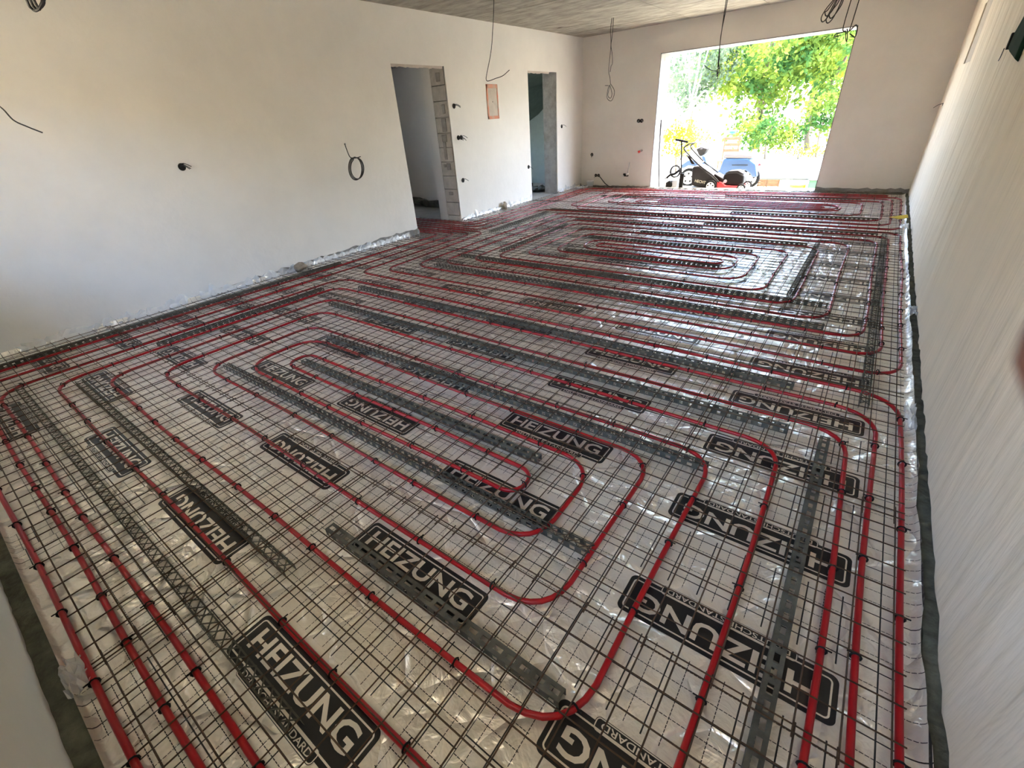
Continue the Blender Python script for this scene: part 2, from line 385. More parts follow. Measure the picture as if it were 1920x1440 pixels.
struct(r5.obj('ceiling_beyond_doors', 'slab'), 'low dark ceiling of the rooms behind the doorways')
r6 = MB(); r6.box(-5.93, XL - LT - 0.001, D1R + 0.012, 7.06, -0.02, 2.42)
struct(r6.obj('wall_return', 'plaster'), 'narrow grey wall return behind the first door jamb')
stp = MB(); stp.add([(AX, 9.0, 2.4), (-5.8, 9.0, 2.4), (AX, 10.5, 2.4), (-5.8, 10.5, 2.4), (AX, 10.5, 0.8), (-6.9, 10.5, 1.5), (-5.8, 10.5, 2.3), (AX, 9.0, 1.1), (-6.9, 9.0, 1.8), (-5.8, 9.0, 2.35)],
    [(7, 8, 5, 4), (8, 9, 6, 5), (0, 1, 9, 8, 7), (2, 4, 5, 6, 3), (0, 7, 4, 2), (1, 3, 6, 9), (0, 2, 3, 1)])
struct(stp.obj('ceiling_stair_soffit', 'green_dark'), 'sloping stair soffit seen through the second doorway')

# edge strips of insulation along the walls
def rough_strip(x0, x1, y0, y1, z, along, n, amp):
    v = []; f = []
    for i in range(n + 1):
        t = i / n
        for s_ in (0, 1):
            if along == 'y': p = [(x0, x1)[s_], y0 + (y1 - y0) * t]
            else: p = [x0 + (x1 - x0) * t, (y0, y1)[s_]]
            k = 0 if along == 'y' else 1
            v.append((p[0], p[1], -0.012)); v.append((p[0], p[1], z + amp * (rng.random() - 0.5)))
    for i in range(n):
        b = i * 4; c = b + 4
        f += [(b + 1, b + 3, c + 3, c + 1), (b, b + 1, c + 1, c), (b + 2, c + 2, c + 3, b + 3)]
    f += [(0, 2, 3, 1), (4 * n, 4 * n + 1, 4 * n + 3, 4 * n + 2)]
    return MB().add(v, f)
struct(rough_strip(0.482, XR + 0.012, YN, YB, 0.004, 'y', 260, 0.016).obj('trim_1', 'foam'), 'dirty green edge strip along the side wall')
struct(rough_strip(XL, 0.48, YN, YN + 0.055, 0.004, 'x', 150, 0.016).obj('trim_2', 'foam'), 'dirty green edge strip along the near wall')
struct(rough_strip(XL, XR, YB - 0.07, YB + 0.012, 0.010, 'x', 150, 0.03).obj('trim_3', 'foam'), 'dark edge strip along the end wall')

# ------------------------------------------------------------------ printed foil
def text_mesh(txt, bold, wid, hei):
    cu = bpy.data.curves.new('t', 'FONT'); cu.body = txt; cu.size = 1.0; cu.offset = bold; cu.resolution_u = 3; cu.fill_mode = 'FRONT'
    cu.align_x = 'LEFT'
    o = bpy.data.objects.new('t', cu); COL.objects.link(o); dg = bpy.context.evaluated_depsgraph_get()
    me = bpy.data.meshes.new_from_object(o.evaluated_get(dg)); bpy.data.objects.remove(o); bpy.data.curves.remove(cu)
    co = np.array([v.co for v in me.vertices]); mn = co.min(0); mx = co.max(0)
    for v in me.vertices:
        v.co = ((v.co.x - mn[0]) / (mx[0] - mn[0]) * wid - wid / 2, (v.co.y - mn[1]) / (mx[1] - mn[1]) * hei - hei / 2, 0)
    fs = [tuple(p.vertices) for p in me.polygons]; vs = [tuple(v.co) for v in me.vertices]; bpy.data.meshes.remove(me)
    return vs, fs
def rrect(w, h, r, n=6):
    p = []
    for cx, cy, a0 in ((w / 2 - r, h / 2 - r, 0), (-w / 2 + r, h / 2 - r, PI / 2), (-w / 2 + r, -h / 2 + r, PI), (w / 2 - r, -h / 2 + r, 1.5 * PI)):
        for i in range(n + 1): a = a0 + PI / 2 * i / n; p.append((cx + r * math.cos(a), cy + r * math.sin(a)))
    return p
def flat(poly, z, dx=0, dy=0): return [(x + dx, y + dy, z) for x, y in poly], [tuple(range(len(poly)))]
def ring(po, pi_, z, dx=0, dy=0):
    n = len(po); return [(x + dx, y + dy, z) for x, y in po] + [(x + dx, y + dy, z) for x, y in pi_], [(i, (i + 1) % n, n + (i + 1) % n, n + i) for i in range(n)]
panel = MB(); panel.add(*flat(rrect(0.625, 0.152, 0.022), 0.0)); panel.add(*flat(rrect(0.415, 0.040, 0.014), 0.0002, 0, -0.072))
panel_me = panel.mesh('print_panel'); panel_me.materials.append(MATS['ink'])
mat('foil_print', (0.93, 0.88, 0.79), 0.36, metal=0.7, bump=0.25, bscale=9)
let = MB()
tv, tf = text_mesh('HEIZUNG', 0.022, 0.53, 0.074); let.add([(x, y + 0.010, 0.0008) for x, y, z in tv], tf)
let_me = let.mesh('lettering'); let_me.materials.append(MATS['foil_print'])
sub = MB(); tv, tf = text_mesh('DEUTSCHE STANDARD', 0.012, 0.375, 0.0185); sub.add([(x, y - 0.074, 0.0009) for x, y, z in tv], tf)
sub_me = sub.mesh('tab_lettering'); sub_me.materials.append(MATS['foil_print'])
otl = MB(); otl.add(*ring(rrect(0.597, 0.124, 0.014), rrect(0.587, 0.114, 0.009), 0.0007)); otl.add(*ring(rrect(0.411, 0.036, 0.012), rrect(0.405, 0.030, 0.009), 0.0008, 0, -0.072))
otl_me = otl.mesh('outline'); otl_me.materials.append(MATS['foil_print'])
cols = [(-0.02, 0.478, True, 'lying along the trowelled side wall'), (-1.005, 0.118, False, 'second from the trowelled side wall'), (-2.01, 0.255, True, 'third from the trowelled side wall'),
        (-3.0, 0.21, False, 'fourth from the trowelled side wall'), (-4.0, 0.43, True, 'fifth from the trowelled side wall'), (-4.98, 0.30, False, 'lying along the wall with the doorways')]
Y0F, Y1F = YN + 0.057, YB - 0.10
for k, (xc, ylogo, flip, txt) in enumerate(cols):
    x0, x1 = -0.51, 0.50
    if k == 0: x1 = 0.482
    if k == 5: x0 = XL - xc + 0.012
    o = empty('foil_strip', (xc, 0, 0.0004 * (k % 2)))
    tag(o, 'silver foil strip with printed lettering panels, ' + txt, 'foil', 'printed foil strips on the floor')
    v = []; f = []
    if k == 0: xs = [(x0, 0), (0.455, 0), (0.470, 0.002), (0.480, 0.006), (0.488, 0.013), (0.494, 0.022), (0.497, 0.032)]
    elif k == 5: xs = [(x0, 0.05), (x0 + 0.012, 0.02), (x0 + 0.03, 0.004), (x0 + 0.05, 0), (x1, 0)]
    else: xs = [(x0, 0), (x1, 0)]
    ys = np.concatenate([[Y0F - 0.002, Y0F + 0.004, Y0F + 0.012], np.linspace(Y0F + 0.03, Y1F, 150 if k in (0, 5) else 8)])
    for j, y in enumerate(ys):
        for i, (x, z) in enumerate(xs):
            if k == 5 and (D1L - 0.02 < y < D1R + 0.02 or D2L - 0.02 < y < D2R + 0.02): z = 0
            wob = (0.004 * math.sin(y * 9) + 0.006 * (rng.random() - 0.5)) if z > 0.001 else 0
            v.append((x + wob, y, z + wob + (0.022 if j == 0 else 0.007 if j == 1 else 0.001 if j == 2 else 0)))
    nx = len(xs)
    for j in range(len(ys) - 1):
        for i in range(nx - 1): f.append((j * nx + i, j * nx + i + 1, (j + 1) * nx + i + 1, (j + 1) * nx + i))
    foil_mat('foil_%d' % k, ylogo)
    sh = MB().add(v, f).obj('sheet', 'foil_%d' % k, o, smooth=True)
    q = int(math.floor((Y0F + 0.1 - ylogo) / 0.49))
    while True:
        q += 1; y = ylogo + 0.49 * q
        if y > 6.4: break
        if y - 0.085 < Y0F + 0.02: continue
        p = link('print_panel', panel_me, None, o); p.location = (0.004 * rng.standard_normal(), y, 0.0006); p.rotation_euler = (0, 0, PI if flip else 0)
        link('lettering', let_me, None, p); link('outline', otl_me, None, p)
        if y < 4.2: link('tab_lettering', sub_me, None, p)

# ------------------------------------------------------------------ red heating pipes
def fillet(pts, r):
    out = [np.array(pts[0], float)]
    for i in range(1, len(pts) - 1):
        a, b, c = (np.array(q, float) for q in pts[i - 1:i + 2])
        d1 = (a - b) / np.linalg.norm(a - b); d2 = (c - b) / np.linalg.norm(c - b)
        rr = min(r * (0.9 + 0.3 * rng.random()), 0.49 * np.linalg.norm(a - b), 0.49 * np.linalg.norm(c - b))
        if abs(d1 @ d2) > 0.98: out.append(b); continue
        p1 = b + d1 * rr; p2 = b + d2 * rr
        for t in np.linspace(0, 1, 7):   # quarter bend
            q = (1 - t) ** 2 * p1 + 2 * t * (1 - t) * (0.85 * b + 0.15 * (p1 + p2) / 2) + t * t * p2
            out.append(q)
    out.append(np.array(pts[-1], float)); return out
clip = MB()
cp = []
for j in range(9):
    a = 2 * PI * j / 9; cp.append((0.0130 * math.cos(a), 0, 0.0025 + 0.0155 * math.sin(a)))
clip.tube(cp, 0.0034, 4, closed=True)
clip.box(0.008, 0.024, -0.0015, 0.0015, 0.012, 0.0155)
clip_me = clip.mesh('tie'); clip_me.materials.append(MATS['black_plastic'])
RP = 0.0100; ZP = 0.0285
def pipe(name, label, corners, r=0.17, step=0.36):
    pts = fillet(corners, r); dense = []
    for a, b in zip(pts[:-1], pts[1:]):
        L = np.linalg.norm(b - a); n = max(1, int(L / 0.22))
        for i in range(n): dense.append(a + (b - a) * i / n)
    dense.append(pts[-1]); dense = np.array(dense)
    s = np.concatenate([[0], np.cumsum(np.linalg.norm(np.diff(dense, axis=0), axis=1))])
    ph = rng.random(4) * 6
    off = 0.005 * np.sin(s * 3.1 + ph[0]) + 0.004 * np.sin(s * 1.3 + ph[1])
    tang = np.gradient(dense, axis=0); tang /= np.linalg.norm(tang, axis=1)[:, None] + 1e-9
    dense2 = dense + np.stack([-tang[:, 1], tang[:, 0]], 1) * off[:, None]
    z = ZP + 0.0015 * np.sin(s * 2.3 + ph[2]) - 0.001
    o = empty(name, (0, 0, 0)); tag(o, label, 'pipe', 'red floor heating pipes')
    MB().tube([(p[0], p[1], zz) for p, zz in zip(dense2, z)], RP, 8).obj('tubing', 'pipe', o, smooth=True)
    d = 0.2; tot = s[-1]
    while d < tot - 0.1:
        i = int(np.searchsorted(s, d)) ; p = dense2[min(i, len(s) - 1)]; t = tang[min(i, len(s) - 1)]
        k = max(0, min(i - 1, len(s) - 2)); w = (d - s[k]) / max(1e-6, s[k + 1] - s[k]); p = dense2[k] * (1 - w) + dense2[k + 1] * w
        if p[0] > XL + 0.05 and p[1] > -0.3:
            c = link('tie', clip_me, None, o); c.location = (p[0], p[1], ZP); c.rotation_euler = (0, 0, math.atan2(t[1], t[0]) - PI / 2)
        d += step * (0.75 + 0.5 * rng.random())
    return o
A = [(-7.4, 4.90), (-5.02, 4.90), (-5.02, -0.24), (0.42, -0.24), (0.42, 2.79), (-4.53, 2.79), (-4.53, -0.05), (0.23, -0.05), (0.23, 2.31), (-4.06, 2.31), (-4.06, 0.44), (-0.26, 0.44), (-0.26, 1.80), (-3.56, 1.80), (-3.56, 0.925),
     (-0.69, 0.925), (-0.69, 1.465), (-3.08, 1.465), (-3.08, 1.275), (-0.90, 1.275), (-0.90, 1.10), (-3.32, 1.10), (-3.32, 1.64), (-0.49, 1.64), (-0.49, 0.705), (-3.81, 0.705), (-3.81, 2.05), (-0.015, 2.05), (-0.015, 0.205),
     (-4.30, 0.205), (-4.30, 2.56), (0.325, 2.56), (0.325, -0.135), (-4.78, -0.135), (-4.78, 5.00), (-7.4, 5.00)]
pipe('heating_pipe', 'red heating pipe wound in the spiral nearest the camera, tied under the mesh', A)
B = [(-7.4, 5.10), (-4.57, 5.10), (-4.55, 3.02), (0.42, 3.04), (0.42, 6.86), (-4.13, 6.86), (-4.13, 3.51), (0.215, 3.53), (0.215, 6.42), (-3.66, 6.42), (-3.66, 3.99), (-0.265, 3.99), (-0.265, 5.92), (-3.2, 5.92), (-3.2, 4.46), (-0.75, 4.45), (-0.75, 5.40),
     (-2.72, 5.40), (-2.72, 4.95), (-1.04, 4.90), (-1.04, 5.09), (-2.57, 5.09), (-2.57, 5.24), (-0.91, 5.24), (-0.91, 4.71), (-2.95, 4.71), (-2.95, 5.66), (-0.52, 5.66), (-0.52, 4.23), (-3.46, 4.21), (-3.46, 6.18), (-0.02, 6.18), (-0.02, 3.77), (-3.91, 3.76), (-3.91, 6.64),
     (0.315, 6.64), (0.315, 3.29), (-4.32, 3.22), (-4.42, 5.22), (-7.4, 5.22)]
pipe('heating_pipe', 'red heating pipe wound in the middle spiral between the doorways', B)
Cc = [(-7.4, 5.34), (-4.60, 5.34), (-4.60, 7.05), (0.42, 7.06), (0.42, 9.42), (-4.35, 9.42), (-4.35, 7.50), (0.21, 7.50), (0.21, 9.02), (-3.85, 9.02), (-3.85, 8.00), (-0.27, 8.08), (-0.27, 8.50), (-3.0, 8.50), (-3.0, 8.30), (-0.47, 8.30), (-0.47, 8.40), (-3.3, 8.40), (-3.35, 8.20), (-3.3, 8.18), (-0.30, 8.19), (-0.30, 8.60), (-3.55, 8.60), (-3.6, 7.82),
      (-0.02, 7.82), (-0.02, 8.82), (-4.10, 8.82), (-4.10, 7.27), (0.32, 7.27), (0.32, 9.24), (-4.80, 9.24), (-4.80, 5.46), (-7.4, 5.46)]
pipe('heating_pipe', 'red heating pipe in the far spiral before the garden opening', Cc)
Dd = [(-7.4, 5.58), (-4.95, 5.58), (-4.95, 9.60), (0.25, 9.62), (0.25, 9.52), (-5.08, 9.50), (-5.10, 5.68), (-7.4, 5.68)]
pipe('heating_pipe', 'red heating pipe running along the doorway wall and the end wall', Dd)

# ------------------------------------------------------------------ perforated metal strips carrying the mesh
def strip_mesh(L, kind, w=0.042, h=0.036):
    mb = MB(); t = 0.0016; p = 0.05
    n = max(2, int(L / p)); p = L / n
    if kind == 'slot':          # top flange with long slots
        mb.box(0, L, -w / 2, -w / 2 + 0.013, h - t, h); mb.box(0, L, w / 2 - 0.013, w / 2, h - t, h)
        for i in range(n + 1): mb.box(max(0, i * p - 0.009), min(L, i * p + 0.009), -w / 2 + 0.012, w / 2 - 0.012, h - t, h)
    elif kind == 'lattice':     # top of zigzag ribs
        mb.box(0, L, -w / 2, -w / 2 + 0.005, h - t, h); mb.box(0, L, w / 2 - 0.005, w / 2, h - t, h)
        for i in range(n):
            for (ya, yb_) in ((-w / 2, w / 2), (w / 2, -w / 2)):
                a = Vector((i * p, ya, h - t / 2)); b = Vector(((i + 1) * p, yb_, h - t / 2)); d = (b - a); l = d.length; ang = math.atan2(d.y, d.x)
                M = Matrix.Translation(a) @ Matrix.Rotation(ang, 4, 'Z')
                mb.box(0, l, -0.0022, 0.0022, -t / 2, t / 2, M)
    sides = (-1, 1)
    for s in sides:             # webs with upright gaps
        y0, y1 = sorted((s * w / 2, s * (w / 2 - t)))
        mb.box(0, L, y0, y1, 0.0012, 0.007); mb.box(0, L, y0, y1, h - 0.009, h - t)
        for i in range(n + 1):
            hw = 0.0135 if kind != 'slot' else 0.016
            mb.box(max(0, i * p - hw), min(L, i * p + hw), y0, y1, 0.007, h - 0.009)
    return mb
PX = [  # crosswise strips: x0, x1, y, kind
    (-4.50, -0.90, 0.055, 'lattice', 'in the spiral nearest the camera, closest to the near wall'), (-4.20, -1.40, 0.33, 'lattice', 'in the nearest spiral, second from the near wall'), (-1.45, -0.33, 0.54, 'slot', 'short slotted piece crossing the large lettering panel in front'),
    (-3.47, -0.49, 1.03, 'lattice', 'in the nearest spiral, ending beside the front pipe bend'), (-3.0, -0.95, 1.37, 'slot', 'inside the innermost turn of the nearest spiral'), (-3.22, -0.27, 1.73, 'lattice', 'in the nearest spiral, ending at the fifth pipe bend'),
    (-3.92, -0.02, 2.22, 'slot', 'far side of the nearest spiral, second last'), (-4.07, -0.06, 2.68, 'slot', 'at the far edge of the nearest spiral'), (-3.92, -0.01, 3.66, 'gap', 'in the middle spiral, nearest the camera'), (-3.95, -0.03, 4.12, 'gap', 'in the middle spiral, second from the camera'),
    (-2.84, -1.03, 4.82, 'gap', 'inside the innermost turn of the middle spiral'), (-2.88, -0.87, 5.54, 'gap', 'just beyond the innermost turn of the middle spiral'), (-2.36, -0.41, 6.04, 'gap', 'in the middle spiral beyond its centre'), (-3.63, -1.69, 6.53, 'gap', 'in the middle spiral toward the second doorway'),
    (-1.74, 0.21, 6.75, 'gap', 'at the far edge of the middle spiral by the side wall'), (-4.50, -1.33, 7.17, 'gap', 'at the near edge of the far spiral'), (-1.60, 0.19, 7.66, 'gap', 'in the far spiral by the side wall'), (-4.27, -2.29, 8.70, 'gap', 'in the far spiral before the bucket corner'),
    (-2.05, -0.07, 9.12, 'gap', 'nearest the garden opening')]
for x0, x1, y, kd, tx in PX:
    o = strip_mesh(x1 - x0, kd).obj('perforated_strip', 'galvanised'); o.location = (x0, y, 0.0012)
    tag(o, 'perforated metal strip ' + tx, 'metal strip', 'perforated strips under the mesh')
PY = [(0.135, 0.35, 2.22, 'slot', 'lengthwise beside the pipes along the side wall'), (0.270, 2.63, 6.80, 'lattice', 'lengthwise between the two outer pipes by the side wall'), (-0.315, 4.24, 6.15, 'lattice', 'lengthwise across the end turns of the middle spiral'),
      (-5.15, -0.2, 3.2, 'slot', 'lengthwise against the foot of the doorway wall'), (-4.41, 0.9, 2.46, 'lattice', 'lengthwise between the first two pipes by the doorway wall'), (-4.40, 5.3, 6.9, 'lattice', 'lengthwise in front of the first doorway'), (-3.545, 4.45, 6.1, 'lattice', 'lengthwise at the turn ends of the middle spiral')]
for x, y0, y1, kd, tx in PY:
    o = strip_mesh(y1 - y0, kd).obj('perforated_strip', 'galvanised'); o.location = (x, y0, 0.0012); o.rotation_euler = (0, 0, PI / 2)
    tag(o, 'perforated metal strip ' + tx, 'metal strip', 'perforated strips under the mesh')

# ------------------------------------------------------------------ welded steel mesh mats
RB = 0.0025; BARS = {}
def bar_mesh(L, ax):
    k = (round(L, 3), ax)
    if k not in BARS:
        a, b = ((0, 0, 0), (L, 0, 0)) if ax == 'x' else ((0, 0, 0), (0, L, 0))
        me = MB().tube([a, b], RB, 6).mesh('bar', True); me.materials.append(MATS['rebar']); BARS[k] = me
    return BARS[k]
ZM = 0.0435
rows = [-0.2 + 1.0 * i for i in range(10)]
offs = [0.0, -0.7, -1.2, 0.4, -0.4, -1.0, 0.3, -0.1, -0.8, -1.3]
for ri, y0 in enumerate(rows):
    xe = 0.40; xs = xe; ci = 0
    first = 2.0 + (offs[ri] if offs[ri] > -1.6 else 0)
    while xs > XL + 0.15:
        L = first if ci == 0 else 2.0
        x0 = max(xs - L, XL + 0.03 - ((XL + 0.03) % 0.1) + 0.1 + 0.0)
        x0 = round(x0, 1)
        if x0 < XL + 0.05: x0 = round(x0 + 0.1, 1)
        sx = 0.0 if ci == 0 else 0.02 * ((ci % 2) * 2 - 1)
        sy = 0.018 * (1 if ri % 2 else -1) * (1 if ri else 0)
        dz = 0.0024 * ((ri + ci) % 2)
        o = empty('mesh_mat', (x0 + sx, y0 + sy, ZM + dz))
        tag(o, 'rusty steel mesh mat, %s row from near wall, %s from side wall' % (ORD[ri + 1], ORD[ci + 1]), 'steel mesh', 'steel mesh mats over the pipes')
        w = xs - x0; nx = int(round(w / 0.1)); nyb = 10 if y0 + 1.0 < YB - 0.15 else 9
        for j in range(nyb + 1):
            b = link('bar', bar_mesh(w + 0.06, 'x'), None, o); b.location = (-0.03, 0.1 * j + 0.0015 * rng.standard_normal(), 0)
            b.rotation_euler = (0, 0, 0.0008 * rng.standard_normal())
        for i in range(nx + 1):
            b = link('bar', bar_mesh(0.1 * nyb + 0.06, 'y'), None, o); b.location = (0.1 * i + 0.0015 * rng.standard_normal(), -0.03, -0.0046 if True else 0)
            b.rotation_euler = (0, 0, 0.0008 * rng.standard_normal())
        xs = x0; ci += 1

o = empty('mesh_mat', (-6.30, 4.90, ZM + 0.001)); tag(o, 'rusty steel mesh mat lying in the first doorway', 'steel mesh', 'steel mesh mats over the pipes')
for j in range(9):
    b = link('bar', bar_mesh(0.96, 'x'), None, o); b.location = (-0.03, 0.1 * j, 0)
for i in range(10):
    b = link('bar', bar_mesh(0.86, 'y'), None, o); b.location = (0.1 * i, -0.03, -0.0046)

# ------------------------------------------------------------------ wires and boxes on the walls
def wire(name, label, paths, m='black_wire', r=0.004, part='strand', cat='wire', grp=None):
    o = empty(name, tuple(paths[0][0])); tag(o, label, cat, grp)
    o0 = Vector(paths[0][0])
    for i, p in enumerate(paths):
        q = smooth_pts([tuple(Vector(a) - o0) for a in p], 6)
        MB().tube(q, r, 6).obj(part, m, o, smooth=True)
    return o
P = lambda y, pts: [(x, y + 0.01 * math.sin(i * 1.7), z) for i, (x, z) in enumerate(pts)]
wire('hanging_wire', 'long dark wire hanging from the ceiling with a hooked end before the orange patch', [P(5.2, [(-3.96, 2.763), (-3.978, 2.611), (-4.017, 2.329), (-4.062, 2.133), (-4.161, 1.931), (-4.175, 1.884), (-4.135, 1.864), (-4.016, 1.880), (-3.916, 1.898), (-3.808, 1.945)])], grp='wires hanging from the ceiling')
wire('hanging_wire', 'looped pair of wires hanging from the ceiling near the far corner', [P(8.54, [(-4.119, 2.763), (-4.140, 2.598), (-4.117, 2.400), (-4.135, 2.118), (-4.140, 2.024), (-4.118, 1.956), (-4.094, 1.858)]),
     P(8.55, [(-4.096, 2.763), (-4.112, 2.524), (-4.120, 2.400), (-4.090, 2.279), (-4.085, 2.150), (-4.108, 2.115), (-4.115, 2.032)]),
     P(8.54, [(-4.094, 1.858), (-4.033, 1.776), (-4.016, 1.706), (-4.049, 1.620), (-4.106, 1.614), (-4.160, 1.678), (-4.118, 1.841), (-4.06, 1.72), (-4.09, 1.65), (-4.14, 1.70), (-4.10, 1.85)]),
     P(8.54, [(-4.20, 1.845), (-4.14, 1.84)])], r=0.005, grp='wires hanging from the ceiling')
wire('hanging_wire', 'dark wire hanging in front of the garden opening with a frayed end', [P(7.6, [(-2.10, 2.763), (-2.096, 2.571), (-2.094, 2.248), (-2.087, 2.050), (-2.079, 1.874), (-2.063, 1.736)]), P(7.615, [(-2.08, 2.763), (-2.085, 2.5), (-2.10, 2.2), (-2.075, 1.95), (-2.085, 1.78)]),
     P(7.6, [(-2.265, 1.911), (-2.187, 1.855), (-2.092, 1.828), (-2.05, 1.87)]), P(7.6, [(-2.08, 1.92), (-2.055, 1.84), (-2.075, 1.76)])], r=0.005, grp='wires hanging from the ceiling')
cl = []
for k in range(4):
    e = (-0.02, 0.0, 0.025, 0.04)[k]; g = (0.0, 0.05, -0.012, 0.03)[k]
    cl.append(P(7.2 + 0.03 * k, [(-0.79, 2.50), (-0.835 + e * 0.3, 2.36), (-0.885 + e, 2.26), (-0.908 + e, 2.19 + g), (-0.885 + e, 2.155 + g), (-0.845 + e, 2.20 + g), (-0.80 + 0.8 * e, 2.32), (-0.785, 2.46)]))
cl.append(P(7.2, [(-0.79, 2.763), (-0.785, 2.6), (-0.79, 2.48)]))
wire('hanging_wire', 'thick coil of dark cable hanging above the garden opening', cl, r=0.0055, grp='wires hanging from the ceiling')
wire('hanging_wire', 'pair of thin wires hanging with knotted loops at the corner of the garden opening', [P(7.2, [(-0.665, 2.763), (-0.672, 2.45), (-0.685, 2.309), (-0.694, 2.068), (-0.666, 2.041), (-0.752, 2.025), (-0.746, 2.001), (-0.699, 2.011)]),
     P(7.2, [(-0.60, 2.763), (-0.606, 2.45), (-0.612, 2.297), (-0.623, 2.090), (-0.628, 2.037), (-0.585, 2.084), (-0.560, 2.051), (-0.560, 1.977), (-0.618, 2.012)]), P(7.2, [(-0.662, 2.041), (-0.643, 1.968), (-0.627, 1.947), (-0.639, 2.015), (-0.655, 2.06)])], r=0.0055, grp='wires hanging from the ceiling')
Q = lambda x, pts: [(x + 0.015 * math.sin(i * 2.1), y, z) for i, (y, z) in enumerate(pts)]
cl = [Q(-3.4 + 0.02 * k, [(0.90, 2.30), (0.862 + 0.008 * k, 2.07), (0.872 + 0.008 * k, 2.032), (0.886, 2.027), (0.92 - 0.006 * k, 2.055), (0.925, 2.09), (0.91, 2.28)]) for k in range(3)] + [Q(-3.4, [(0.905, 2.763), (0.90, 2.5), (0.905, 2.28)])]
wire('hanging_wire', 'dark cable loop hanging into the top of the picture', cl, r=0.006, grp='wires hanging from the ceiling')
wire('wall_wire', 'thin dark wire sticking out of the doorway wall near the camera', [[(XL, 0.70, 1.92), (-5.28, 0.80, 1.84), (-5.2, 0.877, 1.752), (-5.2, 0.909, 1.668), (-5.2, 0.963, 1.624), (-5.2, 1.034, 1.579)]], r=0.005)
# ring of wire standing off the doorway wall
rp = [(XL - 0.005, 3.855, 1.30), (-5.36, 3.81, 1.315), (-5.27, 3.745, 1.29), (-5.25, 3.748, 1.20), (-5.25, 3.765, 1.165), (-5.25, 3.80, 1.150)]
lp = []
for k in range(3):
    for j in range(14):
        a = PI / 2 - 2 * PI * j / 14; lp.append((-5.25 + 0.008 * k, 3.80 + 0.010 * k + 0.098 * math.cos(a) + 0.02 * math.sin(a), 1.035 + (0.128 - 0.006 * k) * math.sin(a)))
wire('wall_wire', 'ring of black wire hanging out of the doorway wall, casting a shadow', [rp, lp, [(-5.25, 3.80, 1.150), (-5.25, 3.87, 1.152), (-5.24, 3.91, 1.160)]], r=0.0055)
# junction boxes
def socket_box(label, loc, ax, n=1, tails=1, col='black_wire', r=0.034):
    o = empty('junction_box', loc); tag(o, label, 'junction box', 'open junction boxes in the walls')
    out = {'x': (1, 0), '-y': (0, -1), '-x': (-1, 0)}[ax]
    for k in range(n):
        s = 0.066 * k
        c = (0, s, 0) if ax != '-y' else (s, 0, 0)
        m = MB(); prof = [(r, 0.0), (r, 0.004), (r * 0.8, 0.004), (r * 0.8, 0.0015), (0.001, 0.0012)]
        if ax == 'x': m.lathe(prof, c, 'x', 14)
        elif ax == '-x': m.lathe([(a, -b) for a, b in prof], c, 'x', 14)
        else: m.lathe([(a, -b) for a, b in prof], c, 'y', 14)
        m.obj('box_rim', 'dark_metal', o)
        for t in range(tails):
            a = rng.random() * 0.03 - 0.015; b = rng.random() * 0.05 - 0.03
            pts = [(0, a, 0.01), (0.05, a + 0.015, 0.012 + b), (0.09, a + 0.04 + b, -0.02 + b)]
            if ax == 'x': q = [(p, c[1] + y, z) for p, y, z in pts]
            elif ax == '-x': q = [(-p, c[1] + y, z) for p, y, z in pts]
            else: q = [(c[0] + y, -p, z) for p, y, z in pts]
            MB().tube(smooth_pts(q, 5), 0.004, 5).obj('wire_tail', col, o, smooth=True)
    return o
socket_box('lone junction box with wire tails in the bare part of the doorway wall', (XL, 1.962, 1.246), 'x', 1, 3)
socket_box('upper junction box beside the first doorway', (XL, 5.938, 1.669), 'x', 1, 2)
socket_box('double junction box with cut wires beside the first doorway', (XL, 5.96, 1.245), 'x', 2, 3)
socket_box('low junction box beside the first doorway', (XL, 5.96, 0.631), 'x', 1, 1)
socket_box('low junction box at the edge of the second doorway', (XL, 7.872, 0.629), 'x', 1, 1)
socket_box('junction box between the second doorway and the far corner', (XL, 9.124, 1.251), 'x', 1, 1, 'grey_wire')
socket_box('double junction box high beside the garden opening', (-4.14, YB, 1.25), '-y', 2, 1, 'white_plastic', 0.036)
socket_box('junction box with frayed wires low by the far corner', (-5.171, YB, 0.654), '-y', 1, 3, 'grey_wire')
socket_box('junction box with a black cable just above the bucket', (-5.06, YB, 0.235), '-y', 2, 1)
socket_box('wire stub in the trowelled side wall near the end wall', (XR, 9.45, 1.24), '-x', 1, 1, 'black_wire', 0.02)
# red capped pipe stub and metal valve on the end wall
o = empty('pipe_stub', (-4.05, YB, 0.70)); tag(o, 'grey pipe stub with a red cap on the end wall', 'pipe stub')
MB().tube([(0.03, 0, 0.02), (0.0, -0.05, 0.0)], 0.018, 10).obj('stub', 'grey_wire', o, True); MB().tube([(0.0, -0.05, 0.0), (-0.015, -0.075, -0.008)], 0.022, 10).obj('cap', 'red_paint', o, True)
o = empty('water_valve', (-4.34, YB, 0.25)); tag(o, 'small metal water valves low on the end wall under a plaster streak', 'valve')
for dx, dz in ((-0.05, -0.02), (0.05, 0.02)):
    MB().tube([(dx, 0.0, dz), (dx, -0.06, dz)], 0.014, 10).obj('spout', 'light_metal', o, True)
    MB().lathe([(0.024, -0.075), (0.026, -0.06), (0.024, -0.055)], (dx, 0, dz), 'y', 12).obj('valve_cap', 'white_plastic', o, True)
MB().box(-0.06, 0.06, -0.02, 0.0, -0.03, 0.03).obj('back_plate', 'dark_metal', o, bevel=0.006)
MB().tube(smooth_pts([(0.04, -0.004, 0.02), (0.05, -0.004, 0.12), (0.07, -0.004, 0.25)], 5), 0.012, 6).obj('pipe_run', 'film', o, True)
